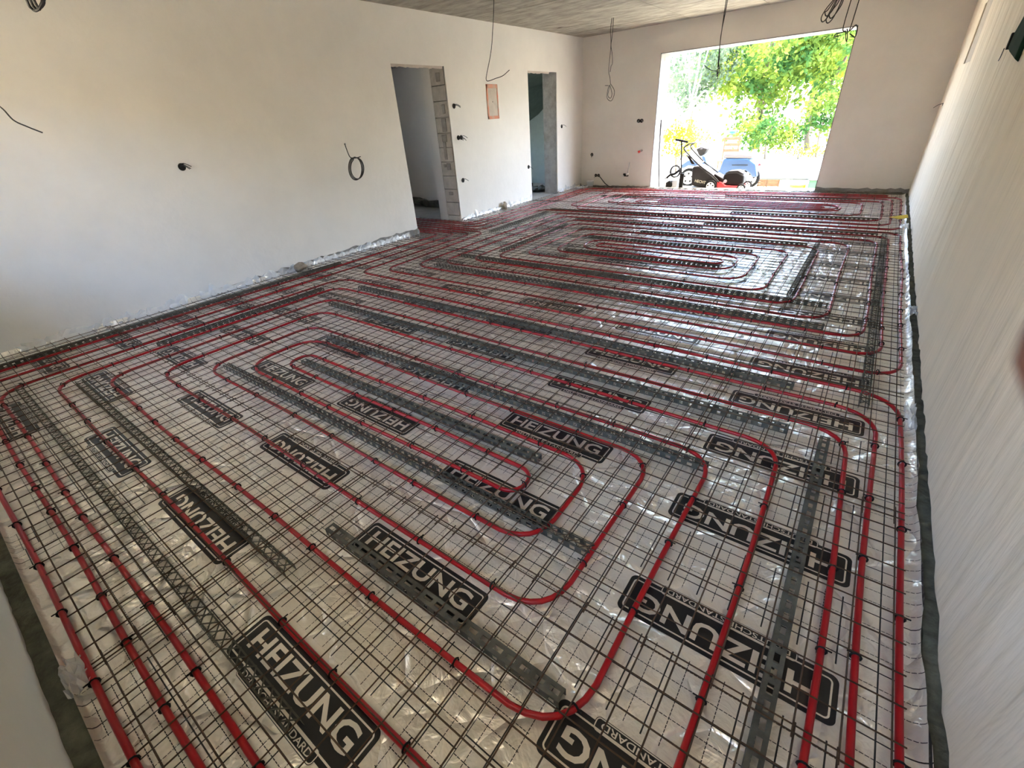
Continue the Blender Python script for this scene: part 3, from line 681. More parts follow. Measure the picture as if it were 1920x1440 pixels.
# black cable from the box to the floor
wire('floor_cable', 'black cable curving from the junction box down to the floor beside the bucket', [[(-5.06, YB - 0.05, 0.235), (-4.95, YB - 0.10, 0.24), (-4.88, YB - 0.12, 0.20), (-4.75, YB - 0.15, 0.09), (-4.62, YB - 0.16, 0.03), (-4.45, YB - 0.16, 0.02), (-4.1, YB - 0.14, 0.018)]], r=0.010, cat='cable')
# orange primed patch on the doorway wall
o = empty('meter_recess', (XL, 6.895, 1.71)); tag(o, 'orange-edged rectangular recess plate on the wall between the doorways', 'wall plate')
hw, hh = 0.15, 0.245
for a in ((-hw, hw, hh - 0.055, hh), (-hw, hw, -hh, -hh + 0.045), (-hw, -hw + 0.035, -hh, hh), (hw - 0.025, hw, -hh, hh)):
    MB().box(0, 0.010, a[0], a[1], a[2], a[3]).obj('primed_edge', 'orange_primer', o, bevel=0.003)
MB().box(0, 0.004, -hw + 0.02, hw - 0.02, -hh + 0.03, hh - 0.04).obj('plate', 'panel_plaster', o)
MB().lathe([(0.008, 0.003), (0.008, 0.0055), (0.004, 0.0055)], (0, 0, 0), 'x', 10).obj('hole', 'black_plastic', o)
# dark green bag corner hanging on the side wall
o = empty('canvas_bag', (XR - 0.001, 4.3, 1.66)); tag(o, 'dark green canvas bundle poking in at the edge by the side wall', 'bag')
m = MB(); m.add([(0, 0.76, -0.01), (0, 0.70, 0.03), (0, 0.45, 0.15), (0, 0.1, 0.22), (0, 0.1, -0.12), (0, 0.45, -0.06),
                 (-0.014, 0.75, -0.008), (-0.016, 0.69, 0.026), (-0.024, 0.45, 0.13), (-0.024, 0.1, 0.19), (-0.024, 0.1, -0.10), (-0.024, 0.45, -0.05)],
                [(5, 4, 3, 2, 1, 0), (6, 7, 8, 9, 10, 11), (0, 1, 7, 6), (1, 2, 8, 7), (2, 3, 9, 8), (3, 4, 10, 9), (4, 5, 11, 10), (5, 0, 6, 11)])
m.obj('canvas', 'dark_green', o, bevel=0.006); MB().box(-0.028, 0.0, 0.62, 0.65, -0.03, 0.06).obj('strap', 'dark_metal', o, bevel=0.003)
wire('bag_thread', 'thin thread hanging off the dark green bundle', [[(XR - 0.03, 5.0, 1.64), (XR - 0.02, 5.12, 1.60), (XR - 0.01, 5.25, 1.58)]], r=0.003, cat='thread')

# ------------------------------------------------------------------ small things on the floor
o = empty('bucket', (-5.10, 9.80, 0.0)); tag(o, 'small white plastic bucket with dark contents in the far corner', 'bucket')
MB().lathe([(0.060, 0.0), (0.078, 0.135), (0.084, 0.135), (0.084, 0.145), (0.074, 0.145), (0.070, 0.12)], (0, 0, 0), 'z', 20).obj('pail', 'white_plastic', o, True)
MB().lathe([(0.070, 0.118), (0.001, 0.122)], (0, 0, 0), 'z', 20).obj('contents', 'black_plastic', o)
def chunk(name, label, loc, r, m, cat, sc=(1, 1, 1)):
    bm = bmesh.new(); bmesh.ops.create_icosphere(bm, subdivisions=2, radius=r)
    for v in bm.verts: v.co = Vector((v.co.x * sc[0], v.co.y * sc[1], v.co.z * sc[2])) * (0.7 + 0.6 * rng.random())
    me = bpy.data.meshes.new(name); bm.to_mesh(me); bm.free()
    o = link(name, me, m); o.location = loc; return tag(o, label, cat)
chunk('mortar_lump', 'brown mortar lump lying against the doorway wall', (XL + 0.07, 2.78, 0.055), 0.07, 'rubble', 'lump', (0.8, 1.1, 0.8))
chunk('mortar_lump', 'pointed brown shard at the wall foot between the doorways', (XL + 0.05, 6.98, 0.07), 0.06, 'rubble', 'lump', (0.5, 0.9, 1.3))
chunk('mortar_lump', 'grey lump at the corner of the first doorway', (XL + 0.05, 4.74, 0.05), 0.055, 'raw_concrete', 'lump', (0.8, 1, 1))
def crumple(name, label, loc, size, m='film', cat='plastic film', seed=1):
    g = np.random.default_rng(seed); n = 9; v = []; f = []
    for i in range(n):
        for j in range(n):
            v.append(((i / (n - 1) - 0.5) * size[0] + 0.15 * size[0] * g.standard_normal() * 0.3, (j / (n - 1) - 0.5) * size[1] + 0.1 * size[1] * g.standard_normal() * 0.3, size[2] * g.random()))
    for i in range(n - 1):
        for j in range(n - 1): a = i * n + j; f.append((a, a + 1, a + n + 1, a + n))
    o = MB().add(v, f).obj(name, m); o.location = loc; return tag(o, label, cat)
crumple('plastic_scrap', 'crumpled clear plastic scrap below the yellow tag', (0.44, 7.05, 0.05), (0.08, 0.22, 0.05), seed=3)
crumple('plastic_scrap', 'crumpled clear plastic scrap halfway along the side wall', (0.485, 4.22, 0.012), (0.05, 0.20, 0.045), seed=4)
crumple('plastic_scrap', 'crumpled clear plastic scrap at the outer pipe bend by the side wall', (0.46, 2.62, 0.012), (0.05, 0.26, 0.04), seed=5)
crumple('plastic_scrap', 'bright crumpled foil scrap on the floor in the near corner', (-1.62, -0.272, 0.012), (0.16, 0.06, 0.045), 'film', seed=6)
crumple('plastic_scrap', 'white foil scrap at the far corner beside the bucket', (-5.2, 9.55, 0.02), (0.22, 0.25, 0.05), seed=8)
tg = MB(); tg.add([(0, -0.06, 0), (0.09, 0, 0.012), (0.08, 0.10, 0.03), (-0.10, 0.02, 0.006), (0, -0.06, 0.003), (0.09, 0, 0.015), (0.08, 0.10, 0.033), (-0.10, 0.02, 0.009)], [(0, 1, 2, 3), (4, 7, 6, 5), (0, 4, 5, 1), (1, 5, 6, 2), (2, 6, 7, 3), (3, 7, 4, 0)])
o = tg.obj('yellow_tag', 'yellow'); o.location = (0.39, 7.62, 0.055); tag(o, 'yellow paper tag on the mesh by the side wall', 'tag')
# ragged film edge along the doorway wall
def film_edge(label, y0, y1):
    n = int((y1 - y0) / 0.035); v = []; f = []
    for i in range(n + 1):
        y = y0 + (y1 - y0) * i / n; h = 0.05 + 0.05 * rng.random() + (0.05 if rng.random() < 0.08 else 0); x = XL + 0.004
        v += [(x + 0.03 + 0.02 * rng.random(), y, 0.002), (x + 0.012 + 0.012 * rng.random(), y + 0.01 * rng.standard_normal(), h * 0.5), (x + 0.003 + 0.014 * rng.random(), y + 0.01 * rng.standard_normal(), h)]
    for i in range(n):
        b = i * 3; f += [(b, b + 3, b + 4, b + 1), (b + 1, b + 4, b + 5, b + 2)]
    o = MB().add(v, f).obj('film_edge', 'film'); return tag(o, label, 'plastic film')
film_edge('ragged clear film turned up along the long doorway wall', 0.2, D1L - 0.03)
film_edge('ragged clear film turned up between the two doorways', D1R + 0.05, D2L - 0.03)
film_edge('ragged clear film turned up between the second doorway and the corner', D2R + 0.03, YB - 0.3)
# white canister behind the second doorway
o = empty('canister', (-6.72, 9.55, -0.02)); tag(o, 'white plastic canister behind the second doorway', 'canister')
MB().box(-0.14, 0.14, -0.10, 0.10, 0.12, 0.46).obj('body', 'white_plastic', o, bevel=0.03); MB().lathe([(0.03, 0.45), (0.03, 0.49), (0.02, 0.49)], (0.06, 0, 0), 'z', 12).obj('cap', 'white_plastic', o)
MB().box(-0.16, 0.16, -0.12, 0.12, 0.0, 0.12).obj('crate_base', 'dark_metal', o, bevel=0.01)
for k, (x, y, s) in enumerate(((-6.2, 9.2, 0.3), (-6.6, 9.05, 0.35))):
    crumple('foil_scrap', ('dark crumpled foil just inside the second doorway', 'dark crumpled foil deeper inside the second doorway')[k], (x, y, -0.015), (s * 2, s * 1.3, 0.12), 'galvanised', 'foil', 20 + k)
crumple('foil_scrap', 'dark crumpled foil along the wall inside the first doorway', (-7.0, 6.9, -0.015), (2.2, 0.28, 0.16), 'galvanised', 'foil', 23)

# ------------------------------------------------------------------ the garden
gm = MB(); gx = np.linspace(-40, 25, 40); gy = np.concatenate([np.linspace(YB + BT, 13, 8), np.linspace(14, 70, 20)])
v = []; f = []
for y in gy:
    for x in gx:
        z = -0.12 - 0.18 * min(1, max(0, (y - 10.5) / 1.7)) + (0.025 * math.sin(x * 1.3 + y) if y > 13 else 0) + max(0, (y - 24)) * 0.02
        v.append((x, y, z))
for j in range(len(gy) - 1):
    for i in range(len(gx) - 1): a = j * len(gx) + i; f.append((a, a + 1, a + len(gx) + 1, a + len(gx)))
struct(gm.add(v, f).obj('ground', 'ground'), 'sunlit bare ground of the garden')
g2 = MB(); g2.box(-40, 25, -40, NY, -0.5, -0.3); g2.box(-40, AX - 0.2, NY, YB + BT, -0.5, -0.3); g2.box(XR + 0.3, 25, NY, YB + BT, -0.5, -0.3)
struct(g2.obj('ground_around_house', 'ground'), 'bare ground around the house')

def leaves(blobs, n, size, seed):
    g = np.random.default_rng(seed); w = np.array([b[3] * b[4] * b[5] for b in blobs]); w = w / w.sum(); k = g.choice(len(blobs), n, p=w)
    B_ = np.array(blobs)[k]; d = g.standard_normal((n, 3)); d /= np.linalg.norm(d, axis=1)[:, None]; rad = 0.45 + 0.6 * g.random(n) ** 0.5
    # clumps: leaves gather on twig ends
    c = B_[:, :3] + d * B_[:, 3:6] * rad[:, None]
    m = n // 14; cent = c[g.choice(n, m)]; c = cent[g.integers(0, m, n)] + g.standard_normal((n, 3)) * np.array([0.16, 0.16, 0.12]) * (size / 0.13)
    a = g.standard_normal((n, 3)); a /= np.linalg.norm(a, axis=1)[:, None]; b = np.cross(a, g.standard_normal((n, 3))); b /= np.linalg.norm(b, axis=1)[:, None]
    s = size * (0.6 + 0.8 * g.random(n))[:, None]
    V = np.stack([c - a * s * 0.5, c + b * s * 0.32, c + a * s * 0.5, c - b * s * 0.32], 1).reshape(-1, 3)
    F = np.arange(4 * n).reshape(-1, 4)
    me = bpy.data.meshes.new('crown'); me.from_pydata(V.tolist(), [], F.tolist()); return me
def tree(name, label, base, trunk, blobs, n, size, leafm, barkm, seed, cat='tree'):
    o = empty(name, base); tag(o, label, cat, 'trees and shrubs in the garden')
    link('crown', leaves([(b[0] - base[0], b[1] - base[1], b[2] - base[2], *b[3:]) for b in blobs], n, size, seed), leafm, o)
    for i, (pts, r0, r1) in enumerate(trunk):
        p = smooth_pts([tuple(Vector(q) - Vector(base)) for q in pts], 4); m = len(p)
        MB().tube(p, [r0 + (r1 - r0) * j / (m - 1) for j in range(m)], 7).obj('trunk' if i == 0 else 'branch', barkm, o, True)
tree('leafy_tree', 'broad leafy tree in the middle of the garden opening', (-4.1, 22, -0.2), [([(-4.1, 22, -0.2), (-4.15, 22, 0.8), (-4.3, 22, 2.0), (-4.1, 22, 4.5)], 0.16, 0.05), ([(-4.2, 22, 1.2), (-3.5, 21.6, 2.2), (-2.9, 21.5, 3.2)], 0.08, 0.03), ([(-4.25, 22, 1.6), (-5.0, 22, 2.5), (-5.6, 22, 3.4)], 0.07, 0.02)],
     [(-4.2, 22, 2.9, 2.3, 1.8, 1.3), (-3.2, 21.5, 2.2, 1.4, 1.2, 1.1), (-4.4, 21.6, 1.2, 0.9, 0.8, 0.9), (-4.0, 21.4, 0.55, 0.9, 0.8, 0.5), (-5.4, 22, 2.4, 1.2, 1.2, 0.9)], 7200, 0.17, 'leaf_green', 'bark', 11)
tree('leafy_tree', 'leafy tree by the edge of the garden opening with a leaning trunk', (-2.2, 21, -0.2), [([(-2.2, 21, -0.2), (-2.35, 21, 0.6), (-2.1, 21, 1.4), (-1.7, 21, 2.6)], 0.10, 0.04), ([(-2.2, 21, 1.0), (-1.5, 20.8, 1.7), (-0.9, 20.7, 2.2)], 0.05, 0.02)],
     [(-1.5, 21, 2.6, 1.5, 1.5, 1.3), (-1.2, 20.6, 1.2, 0.9, 0.9, 0.7), (-2.3, 21, 3.4, 1.2, 1.2, 0.9), (-1.9, 20.8, 0.75, 0.6, 0.6, 0.4)], 4800, 0.16, 'leaf_green', 'bark', 12)
tree('birch_tree', 'thin pale-stemmed tree at the inner side of the garden opening', (-6.3, 20, -0.2), [([(-6.3, 20, -0.2), (-6.3, 20, 1.2), (-6.15, 20, 2.6), (-6.1, 20, 4.6)], 0.06, 0.03), ([(-6.28, 20, 1.0), (-6.05, 20, 2.2), (-5.75, 20, 3.8)], 0.045, 0.02), ([(-6.25, 20, 1.4), (-5.8, 20, 1.9), (-5.6, 20, 1.5)], 0.035, 0.02), ([(-6.3, 20, 1.6), (-6.5, 20, 2.8), (-6.6, 20, 4.2)], 0.04, 0.02)],
     [(-6.4, 20.4, 2.5, 0.8, 0.8, 1.2), (-5.6, 20.4, 3.0, 0.7, 0.7, 0.9)], 2400, 0.13, 'leaf_grey', 'pale_bark', 13)
tree('yellow_shrub', 'sunlit yellow-green shrub behind the mower handle', (-4.9, 15, -0.3), [([(-4.9, 15, -0.3), (-4.95, 15, 0.3), (-4.8, 15, 0.9)], 0.03, 0.01), ([(-4.9, 15, -0.1), (-4.6, 15, 0.5), (-4.3, 15, 0.8)], 0.02, 0.01)],
     [(-4.95, 15, 0.55, 0.55, 0.5, 0.35), (-4.45, 15.1, 0.72, 0.4, 0.4, 0.25), (-4.9, 15.1, 0.95, 0.3, 0.3, 0.25)], 1300, 0.085, 'leaf_yellow', 'bark', 14, 'shrub')
tree('green_shrub', 'green shrub under the trees right of the scooter seat', (-3.2, 19, -0.3), [([(-3.2, 19, -0.3), (-3.25, 19, 0.3), (-3.1, 19, 0.9)], 0.03, 0.01)],
     [(-3.3, 19, 0.55, 0.8, 0.5, 0.42), (-2.6, 19.1, 0.45, 0.5, 0.4, 0.28)], 1500, 0.12, 'leaf_green', 'bark', 21, 'shrub')
tree('green_shrub', 'green shrub at the edge of the garden opening', (-1.75, 19.5, -0.3), [([(-1.75, 19.5, -0.3), (-1.8, 19.5, 0.5), (-1.7, 19.5, 1.2)], 0.03, 0.01)],
     [(-1.75, 19.5, 1.0, 0.55, 0.5, 0.6)], 1100, 0.12, 'leaf_green', 'bark', 22, 'shrub')
tree('leafy_tree', 'tall yellow-green tree filling the top of the garden opening', (-3.0, 27, 0.0), [([(-3.0, 27, 0.0), (-3.1, 27, 2.0), (-2.9, 27, 4.6)], 0.2, 0.06), ([(-3.05, 27, 2.2), (-4.2, 27, 4.0), (-5.0, 27, 4.6)], 0.1, 0.03)],
     [(-3.2, 27, 3.7, 3.0, 2.0, 1.6), (-5.2, 26.6, 3.6, 2.0, 1.5, 1.4), (-1.6, 26.5, 3.4, 1.8, 1.5, 1.5)], 6200, 0.22, 'leaf_yellow', 'bark', 15)
tree('leafy_tree', 'dense green tree far behind the pale-stemmed tree', (-10.0, 32, 0.1), [([(-10.0, 32, 0.1), (-10, 32, 2.5), (-9.8, 32, 4.6)], 0.22, 0.06)],
     [(-10.0, 32, 3.8, 3.0, 2.0, 1.9), (-7.5, 33, 3.5, 2.2, 1.5, 1.7)], 3600, 0.25, 'leaf_grey', 'bark', 16)
tree('low_hedge', 'strip of low sunlit plants at the far edge of the ground', (-2.2, 19, -0.3), [([(-2.2, 19, -0.3), (-2.2, 19, 0.05)], 0.02, 0.01)], [(-2.0, 19, -0.05, 0.9, 0.3, 0.14), (-3.4, 20, -0.05, 0.8, 0.3, 0.12)], 700, 0.07, 'leaf_yellow', 'bark', 17, 'hedge')

# lawn mower standing in the opening
o = empty('lawn_mower', (-2.4, 10.52, -0.10)); tag(o, 'red and black lawn mower with a grass bag parked in the garden opening', 'lawn mower')
ox, oy, oz = -2.4, 10.52, -0.10
def S(poly): return [(x - ox, z - oz) for x, z in poly]
def wheel(parent, x, y, z, r, w, name='wheel'):
    e = MB().lathe([(r * 0.72, -w / 2), (r * 0.96, -w / 2), (r, -w / 4), (r, w / 4), (r * 0.96, w / 2), (r * 0.72, w / 2)], (0, 0, 0), 'y', 22).obj(name, 'rubber', parent, True); e.location = (x, y, z)
    h = MB().lathe([(r * 0.66, -w * 0.53), (r * 0.70, -w * 0.5), (r * 0.70, w * 0.5), (r * 0.66, w * 0.53)], (0, 0, 0), 'y', 22)
    h.obj('wheel_disc', 'light_metal', e)
    s = MB()
    for k in range(5):
        a = 2 * PI * k / 5 + 0.3; s.lathe([(r * 0.13, -w * 0.56), (r * 0.13, -w * 0.50)], (r * 0.44 * math.cos(a), 0, r * 0.44 * math.sin(a)), 'y', 8)
    s.obj('wheel_hole', 'black_plastic', e)
    return e
wheel(o, -0.23, -0.22, 0.115, 0.115, 0.05); wheel(o, -0.23, 0.24, 0.115, 0.115, 0.05); wheel(o, 0.35, -0.22, 0.085, 0.082, 0.05); wheel(o, 0.37, 0.24, 0.085, 0.082, 0.05)
MB().prism(S([(-2.52, -0.03), (-2.52, 0.10), (-2.44, 0.09), (-2.36, 0.03), (-2.14, 0.02), (-2.09, 0.0), (-2.10, -0.05), (-2.2, -0.06)]), -0.21, 0.21).obj('deck', 'red_paint', o, bevel=0.012)
MB().prism(S([(-3.05, 0.35), (-3.02, 0.38), (-2.91, 0.385), (-2.80, 0.33), (-2.50, 0.11), (-2.50, 0.05), (-2.75, -0.03), (-3.03, 0.02)]), -0.20, 0.20).obj('grass_bag', 'cloth_black', o, bevel=0.025)
tv, tf = text_mesh('HECHT', 0.012, 0.22, 0.055)
bt = MB(); c_, s_ = math.cos(-0.16), math.sin(-0.16)
bt.add([(x * c_ - y * s_ - 0.45, -0.2015, x * s_ + y * c_ + 0.195) for x, y, z in tv], tf); bt.obj('bag_lettering', 'cream', o)
MB().prism(S([(-2.44, 0.05), (-2.43, 0.22), (-2.36, 0.27), (-2.18, 0.28), (-2.05, 0.21), (-2.04, 0.06), (-2.19, 0.01), (-2.37, 0.02)]), -0.14, 0.14).obj('engine', 'black_plastic', o, bevel=0.03)
MB().prism(S([(-2.42, 0.24), (-2.35, 0.285), (-2.18, 0.295), (-2.06, 0.23), (-2.18, 0.245), (-2.36, 0.235)]), -0.13, 0.13).obj('engine_cowl', 'dark_metal', o, bevel=0.015)
MB().lathe([(0.03, -0.16), (0.035, -0.14), (0.03, -0.13)], (-0.16 + 0.18, 0, 0.20), 'y', 12).obj('fuel_cap', 'light_metal', o)
MB().box(-0.10, 0.0, -0.165, -0.13, 0.14, 0.19).obj('exhaust_guard', 'light_metal', o, bevel=0.008)
for yy, nm in ((-0.21, 'a'), (0.21, 'b')):
    pts = [(-3.17, 0.79), (-3.26, 0.71), (-3.12, 0.57), (-2.90, 0.39), (-2.63, 0.22), (-2.48, 0.09)]
    MB().tube(smooth_pts([(x - ox, yy, z - oz) for x, z in pts], 5), 0.0125, 8).obj('handle_bar', 'dark_metal', o, True)
MB().tube([(-3.17 - ox, -0.21, 0.89), (-3.17 - ox, 0.21, 0.89)], 0.0125, 8).obj('grip', 'black_plastic', o, True)
MB().tube([(-2.95 - ox, -0.21, 0.53), (-2.95 - ox, 0.21, 0.53)], 0.010, 8).obj('cross_bar', 'light_metal', o, True)
MB().prism([(-0.80, 0.70), (-0.72, 0.66), (-0.60, 0.52), (-0.66, 0.52)], -0.23, -0.20).obj('control_panel', 'dark_metal', o, bevel=0.006)
MB().prism([(-0.25, 0.22), (-0.02, 0.16), (-0.02, 0.25), (-0.20, 0.34)], -0.17, 0.17).obj('rear_flap', 'dark_metal', o, bevel=0.01)

# scooter
sx, sy, sz = -3.0, 12.4, -0.30
o = empty('scooter', (sx, sy, sz)); tag(o, 'blue motor scooter with a long grey seat parked in the garden', 'scooter')
def S2(p): return [(x - sx, z - sz) for x, z in p]
wheel(o, -3.72 - sx, 0, 0.215, 0.215, 0.08); wheel(o, -2.32 - sx, 0, 0.215, 0.215, 0.08)
MB().prism(S2([(-2.93, 0.34), (-2.40, 0.34), (-2.22, 0.22), (-2.14, -0.04), (-2.25, -0.05), (-2.30, 0.02), (-2.42, 0.10), (-2.54, 0.08), (-2.62, -0.03), (-2.95, -0.06), (-3.05, 0.02), (-2.98, 0.12)]), -0.17, 0.17).obj('rear_body', 'blue_paint', o, bevel=0.03)
MB().prism(S2([(-3.42, 0.42), (-3.35, 0.40), (-3.27, 0.22), (-3.18, 0.10), (-3.05, 0.06), (-2.9, 0.05), (-2.9, -0.04), (-3.15, -0.02), (-3.30, 0.06), (-3.40, 0.25)]), -0.19, 0.19).obj('leg_shield', 'blue_paint', o, bevel=0.02)
MB().prism(S2([(-3.92, 0.20), (-3.76, 0.31), (-3.60, 0.30), (-3.48, 0.20), (-3.48, 0.12), (-3.60, 0.17), (-3.74, 0.19), (-3.88, 0.12)]), -0.09, 0.09).obj('front_mudguard', 'blue_paint', o, bevel=0.02)
MB().prism(S2([(-2.95, 0.35), (-2.93, 0.46), (-2.60, 0.45), (-2.33, 0.42), (-2.30, 0.37), (-2.36, 0.33)]), -0.15, 0.15).obj('seat', 'grey_seat', o, bevel=0.035)
MB().prism(S2([(-3.60, 0.55), (-3.49, 0.59), (-3.34, 0.55), (-3.38, 0.46), (-3.45, 0.40), (-3.50, 0.40)]), -0.12, 0.12).obj('headset', 'dark_metal', o, bevel=0.02)
MB().tube([(-3.46 - sx, 0, 0.71), (-3.55 - sx, 0, 0.55), (-3.70 - sx, 0, 0.24)], 0.03, 8).obj('fork', 'light_metal', o, True)
MB().tube([(-3.44 - sx, -0.34, 0.86), (-3.46 - sx, -0.1, 0.85), (-3.46 - sx, 0.1, 0.85), (-3.44 - sx, 0.34, 0.86)], 0.016, 8).obj('handlebar', 'dark_metal', o, True)
MB().box(-2.72 - sx, -2.38 - sx, -0.178, -0.172, 0.50, 0.515).obj('side_trim', 'dark_metal', o)
MB().lathe([(0.03, 0), (0.03, 0.03), (0.02, 0.05)], (-2.19 - sx, 0, 0.50), 'x', 12).obj('tail_light', 'red_paint', o)

# tall T-handled hand pump rod, the pump and a rod in the corner of the opening
o = empty('tamper', (-3.18, 10.2, -0.09)); tag(o, 'tall T-handled tamper standing beside the mower', 'hand tool')
MB().tube([(0, 0, 0.02), (-0.11, 0, 0.94)], 0.014, 8).obj('shaft', 'dark_metal', o, True); MB().tube([(-0.235, 0, 0.97), (0.02, 0, 0.92)], 0.020, 8).obj('grip', 'black_plastic', o, True)
MB().box(-0.09, 0.06, -0.06, 0.06, 0, 0.05).obj('foot', 'dark_metal', o, bevel=0.006); MB().box(-0.06, 0.02, -0.025, 0.025, 0.02, 0.35).obj('sleeve', 'black_plastic', o, bevel=0.006)
o = empty('water_pump', (-3.42, 10.36, -0.08)); tag(o, 'small motor pump with a coiled black hose left of the mower', 'pump')
MB().box(-0.13, 0.13, -0.12, 0.12, 0.0, 0.03).obj('base', 'dark_metal', o, bevel=0.005)
MB().lathe([(0.07, -0.11), (0.075, -0.05), (0.075, 0.05), (0.06, 0.10)], (-0.06, 0, 0.11), 'y', 16).obj('motor', 'dark_metal', o, True)
MB().box(0.0, 0.11, -0.08, 0.08, 0.03, 0.20).obj('engine', 'light_metal', o, bevel=0.01)
MB().tube(smooth_pts([(-0.15, -0.05, 0.22), (-0.05, -0.09, 0.30), (0.05, -0.1, 0.33), (0.13, -0.06, 0.40)], 6), 0.024, 8).obj('intake_hose', 'rubber', o, True)
for k in range(2): MB().tube([(0.02 + 0.10 * math.cos(a), -0.02 + 0.04 * k, 0.36 + 0.11 * math.sin(a)) for a in np.linspace(0, 2 * PI, 18, endpoint=False)], 0.014, 6, closed=True).obj('hose_coil', 'rubber', o, True)
for a, b in ((-0.12, -0.11), (0.12, -0.11), (-0.12, 0.11), (0.12, 0.11)): MB().tube([(a, b, 0.02), (a, b, 0.24)], 0.009, 6).obj('frame_post', 'light_metal', o, True)
o = MB().tube([(-3.66, 10.22, -0.08), (-3.75, 10.26, 0.6), (-3.775, 10.28, 1.24)], 0.011, 8).obj('iron_rod', 'dark_metal', None, True); tag(o, 'thin iron rod leaning in the corner of the garden opening', 'rod')

# mint crate, tub, board and rusty scraps at the other side of the opening
o = empty('mint_crate', (-0.97, 11.6, -0.26)); tag(o, 'mint green cabinet standing outside by the opening edge', 'cabinet')
MB().box(-0.06, 0.30, -0.2, 0.2, 0.0, 0.26).obj('carcass', 'mint', o, bevel=0.008); MB().box(-0.08, 0.32, -0.22, 0.22, 0.26, 0.28).obj('top', 'grey_board', o, bevel=0.004); MB().box(-0.04, 0.28, -0.206, -0.2, 0.02, 0.24).obj('door', 'mint', o, bevel=0.003)
o = empty('paint_tub', (-1.22, 11.5, -0.25)); tag(o, 'yellow stained plastic tub beside the mint cabinet', 'tub')
MB().lathe([(0.11, 0.0), (0.14, 0.17), (0.145, 0.17), (0.145, 0.185), (0.13, 0.185)], (0, 0, 0), 'z', 18).obj('pail', 'cream', o, True); MB().lathe([(0.128, 0.10), (0.146, 0.10), (0.149, 0.16), (0.13, 0.16)], (0, 0, 0), 'z', 18).obj('paint_band', 'yellow', o)
o = empty('trestle_board', (-1.45, 12.0, -0.29)); tag(o, 'grey board on low trestles outside behind the tub', 'board')
MB().box(-0.55, 0.50, -0.2, 0.2, 0.25, 0.28).obj('board_top', 'grey_board', o, bevel=0.004)
for x in (-0.45, 0.4):
    MB().tube([(x, -0.15, 0.25), (x, -0.18, 0.0)], 0.015, 6).obj('leg', 'tan_wood', o); MB().tube([(x, 0.15, 0.25), (x, 0.18, 0.0)], 0.015, 6).obj('leg', 'tan_wood', o)
o = empty('wooden_crate', (-1.95, 12.8, -0.30)); tag(o, 'low brown slatted crate behind the scooter tail', 'crate')
for k in range(3): MB().box(-0.22, 0.22, -0.15, -0.135, 0.01 + 0.055 * k, 0.05 + 0.055 * k).obj('slat', 'tan_wood', o); MB().box(-0.22, 0.22, 0.135, 0.15, 0.01 + 0.055 * k, 0.05 + 0.055 * k).obj('slat', 'tan_wood', o)
for x in (-0.22, 0.22): MB().box(x - 0.01, x + 0.01, -0.15, 0.15, 0.0, 0.17).obj('end_board', 'tan_wood', o)
# brown garden stand with a teal bowl behind the scooter
gx_, gy_ = -3.3, 14.0
o = empty('garden_chair', (gx_, gy_, -0.30)); tag(o, 'brown wooden garden chair behind the scooter seat', 'chair')
for dx in (-0.12, 0.24):
    MB().tube([(dx, 0.18, 0.0), (dx - 0.02, 0.22, 0.98)], 0.02, 6).obj('back_post', 'tan_wood', o); MB().tube([(dx, -0.2, 0.0), (dx, -0.2, 0.42)], 0.02, 6).obj('leg', 'tan_wood', o)
for z in (0.66, 0.80, 0.94): MB().box(-0.15, 0.26, 0.19, 0.21, z - 0.035, z + 0.035).obj('back_slat', 'tan_wood', o, bevel=0.004)
for y in (-0.2, -0.08, 0.04, 0.15): MB().box(-0.15, 0.27, y - 0.045, y + 0.045, 0.42, 0.445).obj('seat_slat', 'tan_wood', o)
o = empty('bird_table', (-3.34, 14.5, -0.30)); tag(o, 'teal bowl on a thin post behind the garden chair', 'bird bath')
MB().tube([(0, 0, 0), (0, 0, 1.05)], 0.012, 6).obj('post', 'tan_wood', o); MB().lathe([(0.03, 1.02), (0.09, 1.06), (0.10, 1.10), (0.085, 1.10), (0.02, 1.05)], (0, 0, 0), 'z', 14).obj('bowl', 'teal', o, True); MB().box(-0.16, 0.14, -0.02, 0.02, 1.105, 1.12).obj('perch', 'grey_wire', o)

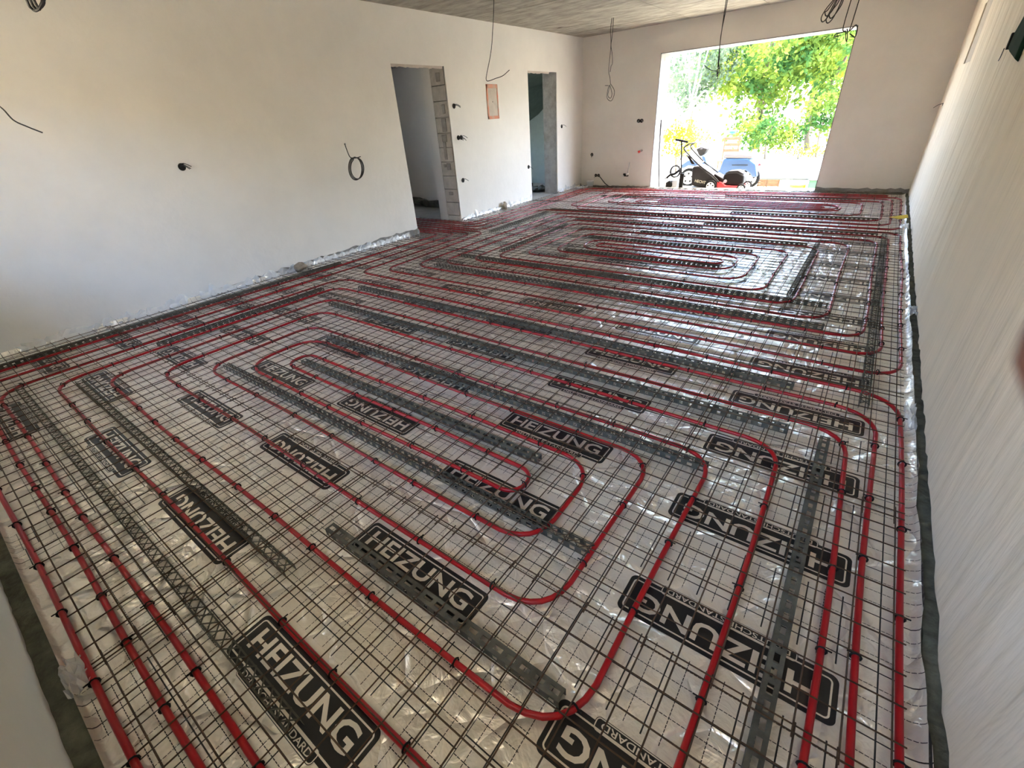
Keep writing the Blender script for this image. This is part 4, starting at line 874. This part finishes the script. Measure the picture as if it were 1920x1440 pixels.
# ------------------------------------------------------------------ the hand holding the camera: one fingertip comes into the picture
def cam_pt(x, y, z): return Vector((0, 0, H)) + _r * x + _u * y + _f * z     # right, up, forward of the camera, metres
hb = bmesh.new()
def limb(pts, rad):
    mb = MB(); q = [cam_pt(*p) for p in smooth_pts(pts, 5)]; n = len(q)
    rr = [float(np.interp(i / (n - 1), np.linspace(0, 1, len(rad)), rad)) for i in range(n)]
    mb.tube([tuple(p) for p in q], rr, 12); mb.sphere(tuple(q[-1]), rr[-1] * 1.0, n=12, m=8)
    me = mb.mesh('l'); hb.from_mesh(me); bpy.data.meshes.remove(me)
fr = [0.0105, 0.0095, 0.0092, 0.0088, 0.0084]
limb([(0.135, -0.030, 0.000), (0.122, -0.018, 0.026), (0.098, -0.006, 0.034), (0.072, 0.000, 0.030), (0.0402, 0.0012, 0.0252)], fr)        # index finger, its tip at the picture edge
limb([(0.138, -0.050, -0.002), (0.130, -0.044, 0.026), (0.108, -0.036, 0.036), (0.088, -0.031, 0.026), (0.078, -0.029, 0.012)], fr)
limb([(0.136, -0.069, -0.006), (0.128, -0.064, 0.022), (0.108, -0.058, 0.032), (0.090, -0.053, 0.022), (0.082, -0.050, 0.010)], [r * 0.97 for r in fr])
limb([(0.130, -0.086, -0.012), (0.122, -0.082, 0.012), (0.106, -0.077, 0.020), (0.092, -0.073, 0.012), (0.086, -0.070, 0.002)], [r * 0.85 for r in fr])
limb([(0.130, -0.050, -0.055), (0.108, -0.030, -0.050), (0.088, -0.016, -0.036), (0.072, -0.010, -0.022)], [0.0135, 0.012, 0.0105, 0.0085])   # thumb
for k in range(4): limb([(0.133, -0.060, -0.075), (0.136, -0.034 - 0.018 * k, -0.03), (0.137, -0.031 - 0.0185 * k, 0.0)], [0.021, 0.014, 0.0115])   # palm
limb([(0.128, -0.075, -0.17), (0.131, -0.066, -0.115), (0.133, -0.060, -0.07)], [0.030, 0.026, 0.026])      # wrist
hm = bpy.data.meshes.new('hand'); hb.to_mesh(hm); hb.free()
ho = link('person', hm, 'skin'); tag(ho, 'blurred fingertip of the person holding the camera at the picture edge', 'person')
md = ho.modifiers.new('r', 'REMESH'); md.mode = 'VOXEL'; md.voxel_size = 0.0022; md.use_smooth_shade = True
md = ho.modifiers.new('s', 'SMOOTH'); md.iterations = 4
